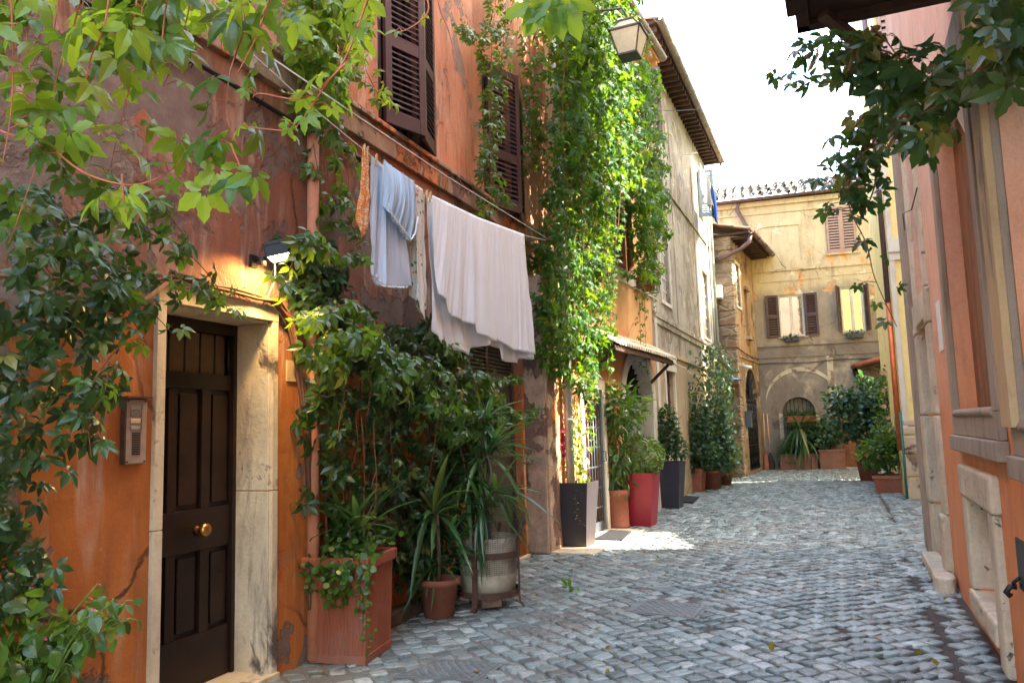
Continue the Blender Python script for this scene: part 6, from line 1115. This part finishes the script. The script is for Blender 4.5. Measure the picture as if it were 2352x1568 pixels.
for k in range(40): px, py = random.uniform(2230, 2400), random.uniform(-60, 200); L.add('palmhi', at(px, py, random.uniform(2.3, 2.9)), RN3(.6) - CU, RN3(.6) - CF * .4 + np.array([0, 0, .5]), random.uniform(.08, .12))
strand(L, [at(x, y, 2.6) for x, y in ((2400, 10), (2340, 60), (2280, 140), (2230, 170))], 'palmhi', .1, 25, S, .005, .08)
vine('overhanging_vine', 'shaded vine leaves in the top right corner against the wall', [('foliage', L, 'dark')], S)
# 6 mirabilis bush, bottom left
L, S = Leaves(), MB()
def bush(px, py, d, n, sp, size, kind='ovatehi'):
    for _ in range(n):
        q = at(px + random.gauss(0, sp), py + random.gauss(0, sp * .8), d + random.gauss(0, .15)); L.add(kind, q, RN3(.8) + np.array([.3, 0, -.2]), RN3(.45) + np.array([0, -.3, .9]), size * random.uniform(.6, 1.2))
base = at(60, 1700, 3.2)
for k in range(22):
    ex, ey = random.uniform(-40, 300), random.uniform(1260, 1540); ey = max(ey, 1250 + max(0, ex - 100) * .75); e = at(ex, ey, random.uniform(2.9, 3.4)); m_ = (base + e) / 2 + np.array([0, 0, .12]); strand(L, [base, m_, e], 'ovatehi', .085, 24, S, .006, .06, .35)
bush(70, 1510, 3.2, 110, 75, .085); bush(40, 1410, 3.2, 40, 55, .075)
o = Leaves(); [o.add('flower', at(x, y, 3.0), RN3(1), (0, -1, .3), .018) for x, y in ((75, 1350), (215, 1400), (105, 1465), (125, 1455))]
t = vine('flowering_bush', 'leafy green bush with tiny pink flowers in the lower left corner', [('foliage', L, 'mid'), ('blossom', o, 'pink')], None, 'bush'); S.build('stem', simple('green_stem', (.12, .2, .04), .6), t)
L, S = Leaves(), MB(); scatter(L, A, [(-40, 1180), (60, 1220), (110, 1380), (-40, 1420)], 45, 'palmmid', .09, .02, .3, seed=2); wallstrand(A, [(60, 950), (45, 1150), (40, 1300)], .15, 'palmmid', .08, 30, L, S); vine('climbing_vine', 'small vine shoots at the left edge above the flowering bush', [('foliage', L, 'dark')], S)
# 7 climber on the corner of C and D
L, S = Leaves(), MB()
scatter(L, C_, [(1606, 800), (1640, 780), (1668, 830), (1672, 930), (1690, 1000), (1660, 1060), (1612, 1040), (1608, 900)], int(1900 * DN), 'ovate', .10, .05, .6, gap=-1.2, seed=3)
S.tube(wobble(C_.w(7.0, .2, 0), C_.w(6.9, .3, 3.6), 6, .05), .04, 6); vine('climbing_shrub', 'dark small leaved climber up the corner between grey beige and stone houses', [('foliage', L, 'blue')], S, 'climber')
# window basket on B with flowers
t = wempty('flower_basket', B, 4.15, 0, 3.85, label='iron basket of flowers under the ivy beside the red shutters', cat='flower box'); mb = MB()
for z in (0, .14, .28): mb.tube([(-.4, 0, z), (-.4, -.28, z), (.4, -.28, z), (.4, 0, z)], .008, 4)
for i in range(9): mb.tube([(-.4 + .1 * i, -.28, 0), (-.4 + .1 * i, -.28, .28)], .006, 4)
mb.build('basket', M_iron, t); mb = MB(); mb.lathe([(0, 0), (.1, 0), (.12, .2), (0, .2)], 14, Matrix.Translation((-.15, -.14, .01))); mb.lathe([(0, 0), (.1, 0), (.12, .2), (0, .2)], 14, Matrix.Translation((.2, -.14, .01))); mb.build('flower_pot', M_terra, t); L = Leaves(); ball(L, (0, -.16, .36), (.45, .22, .2), 160, 'ovate', .08, .2, .5, 1); L.build('foliage', ML['mid'], t); L = Leaves(); [L.add('flower', (random.gauss(.15, .2), -.3, .35 + random.gauss(0, .08)), RN3(1), (0, -1, .3), .05) for _ in range(14)]; L.build('blossom', ML['pink'], t)
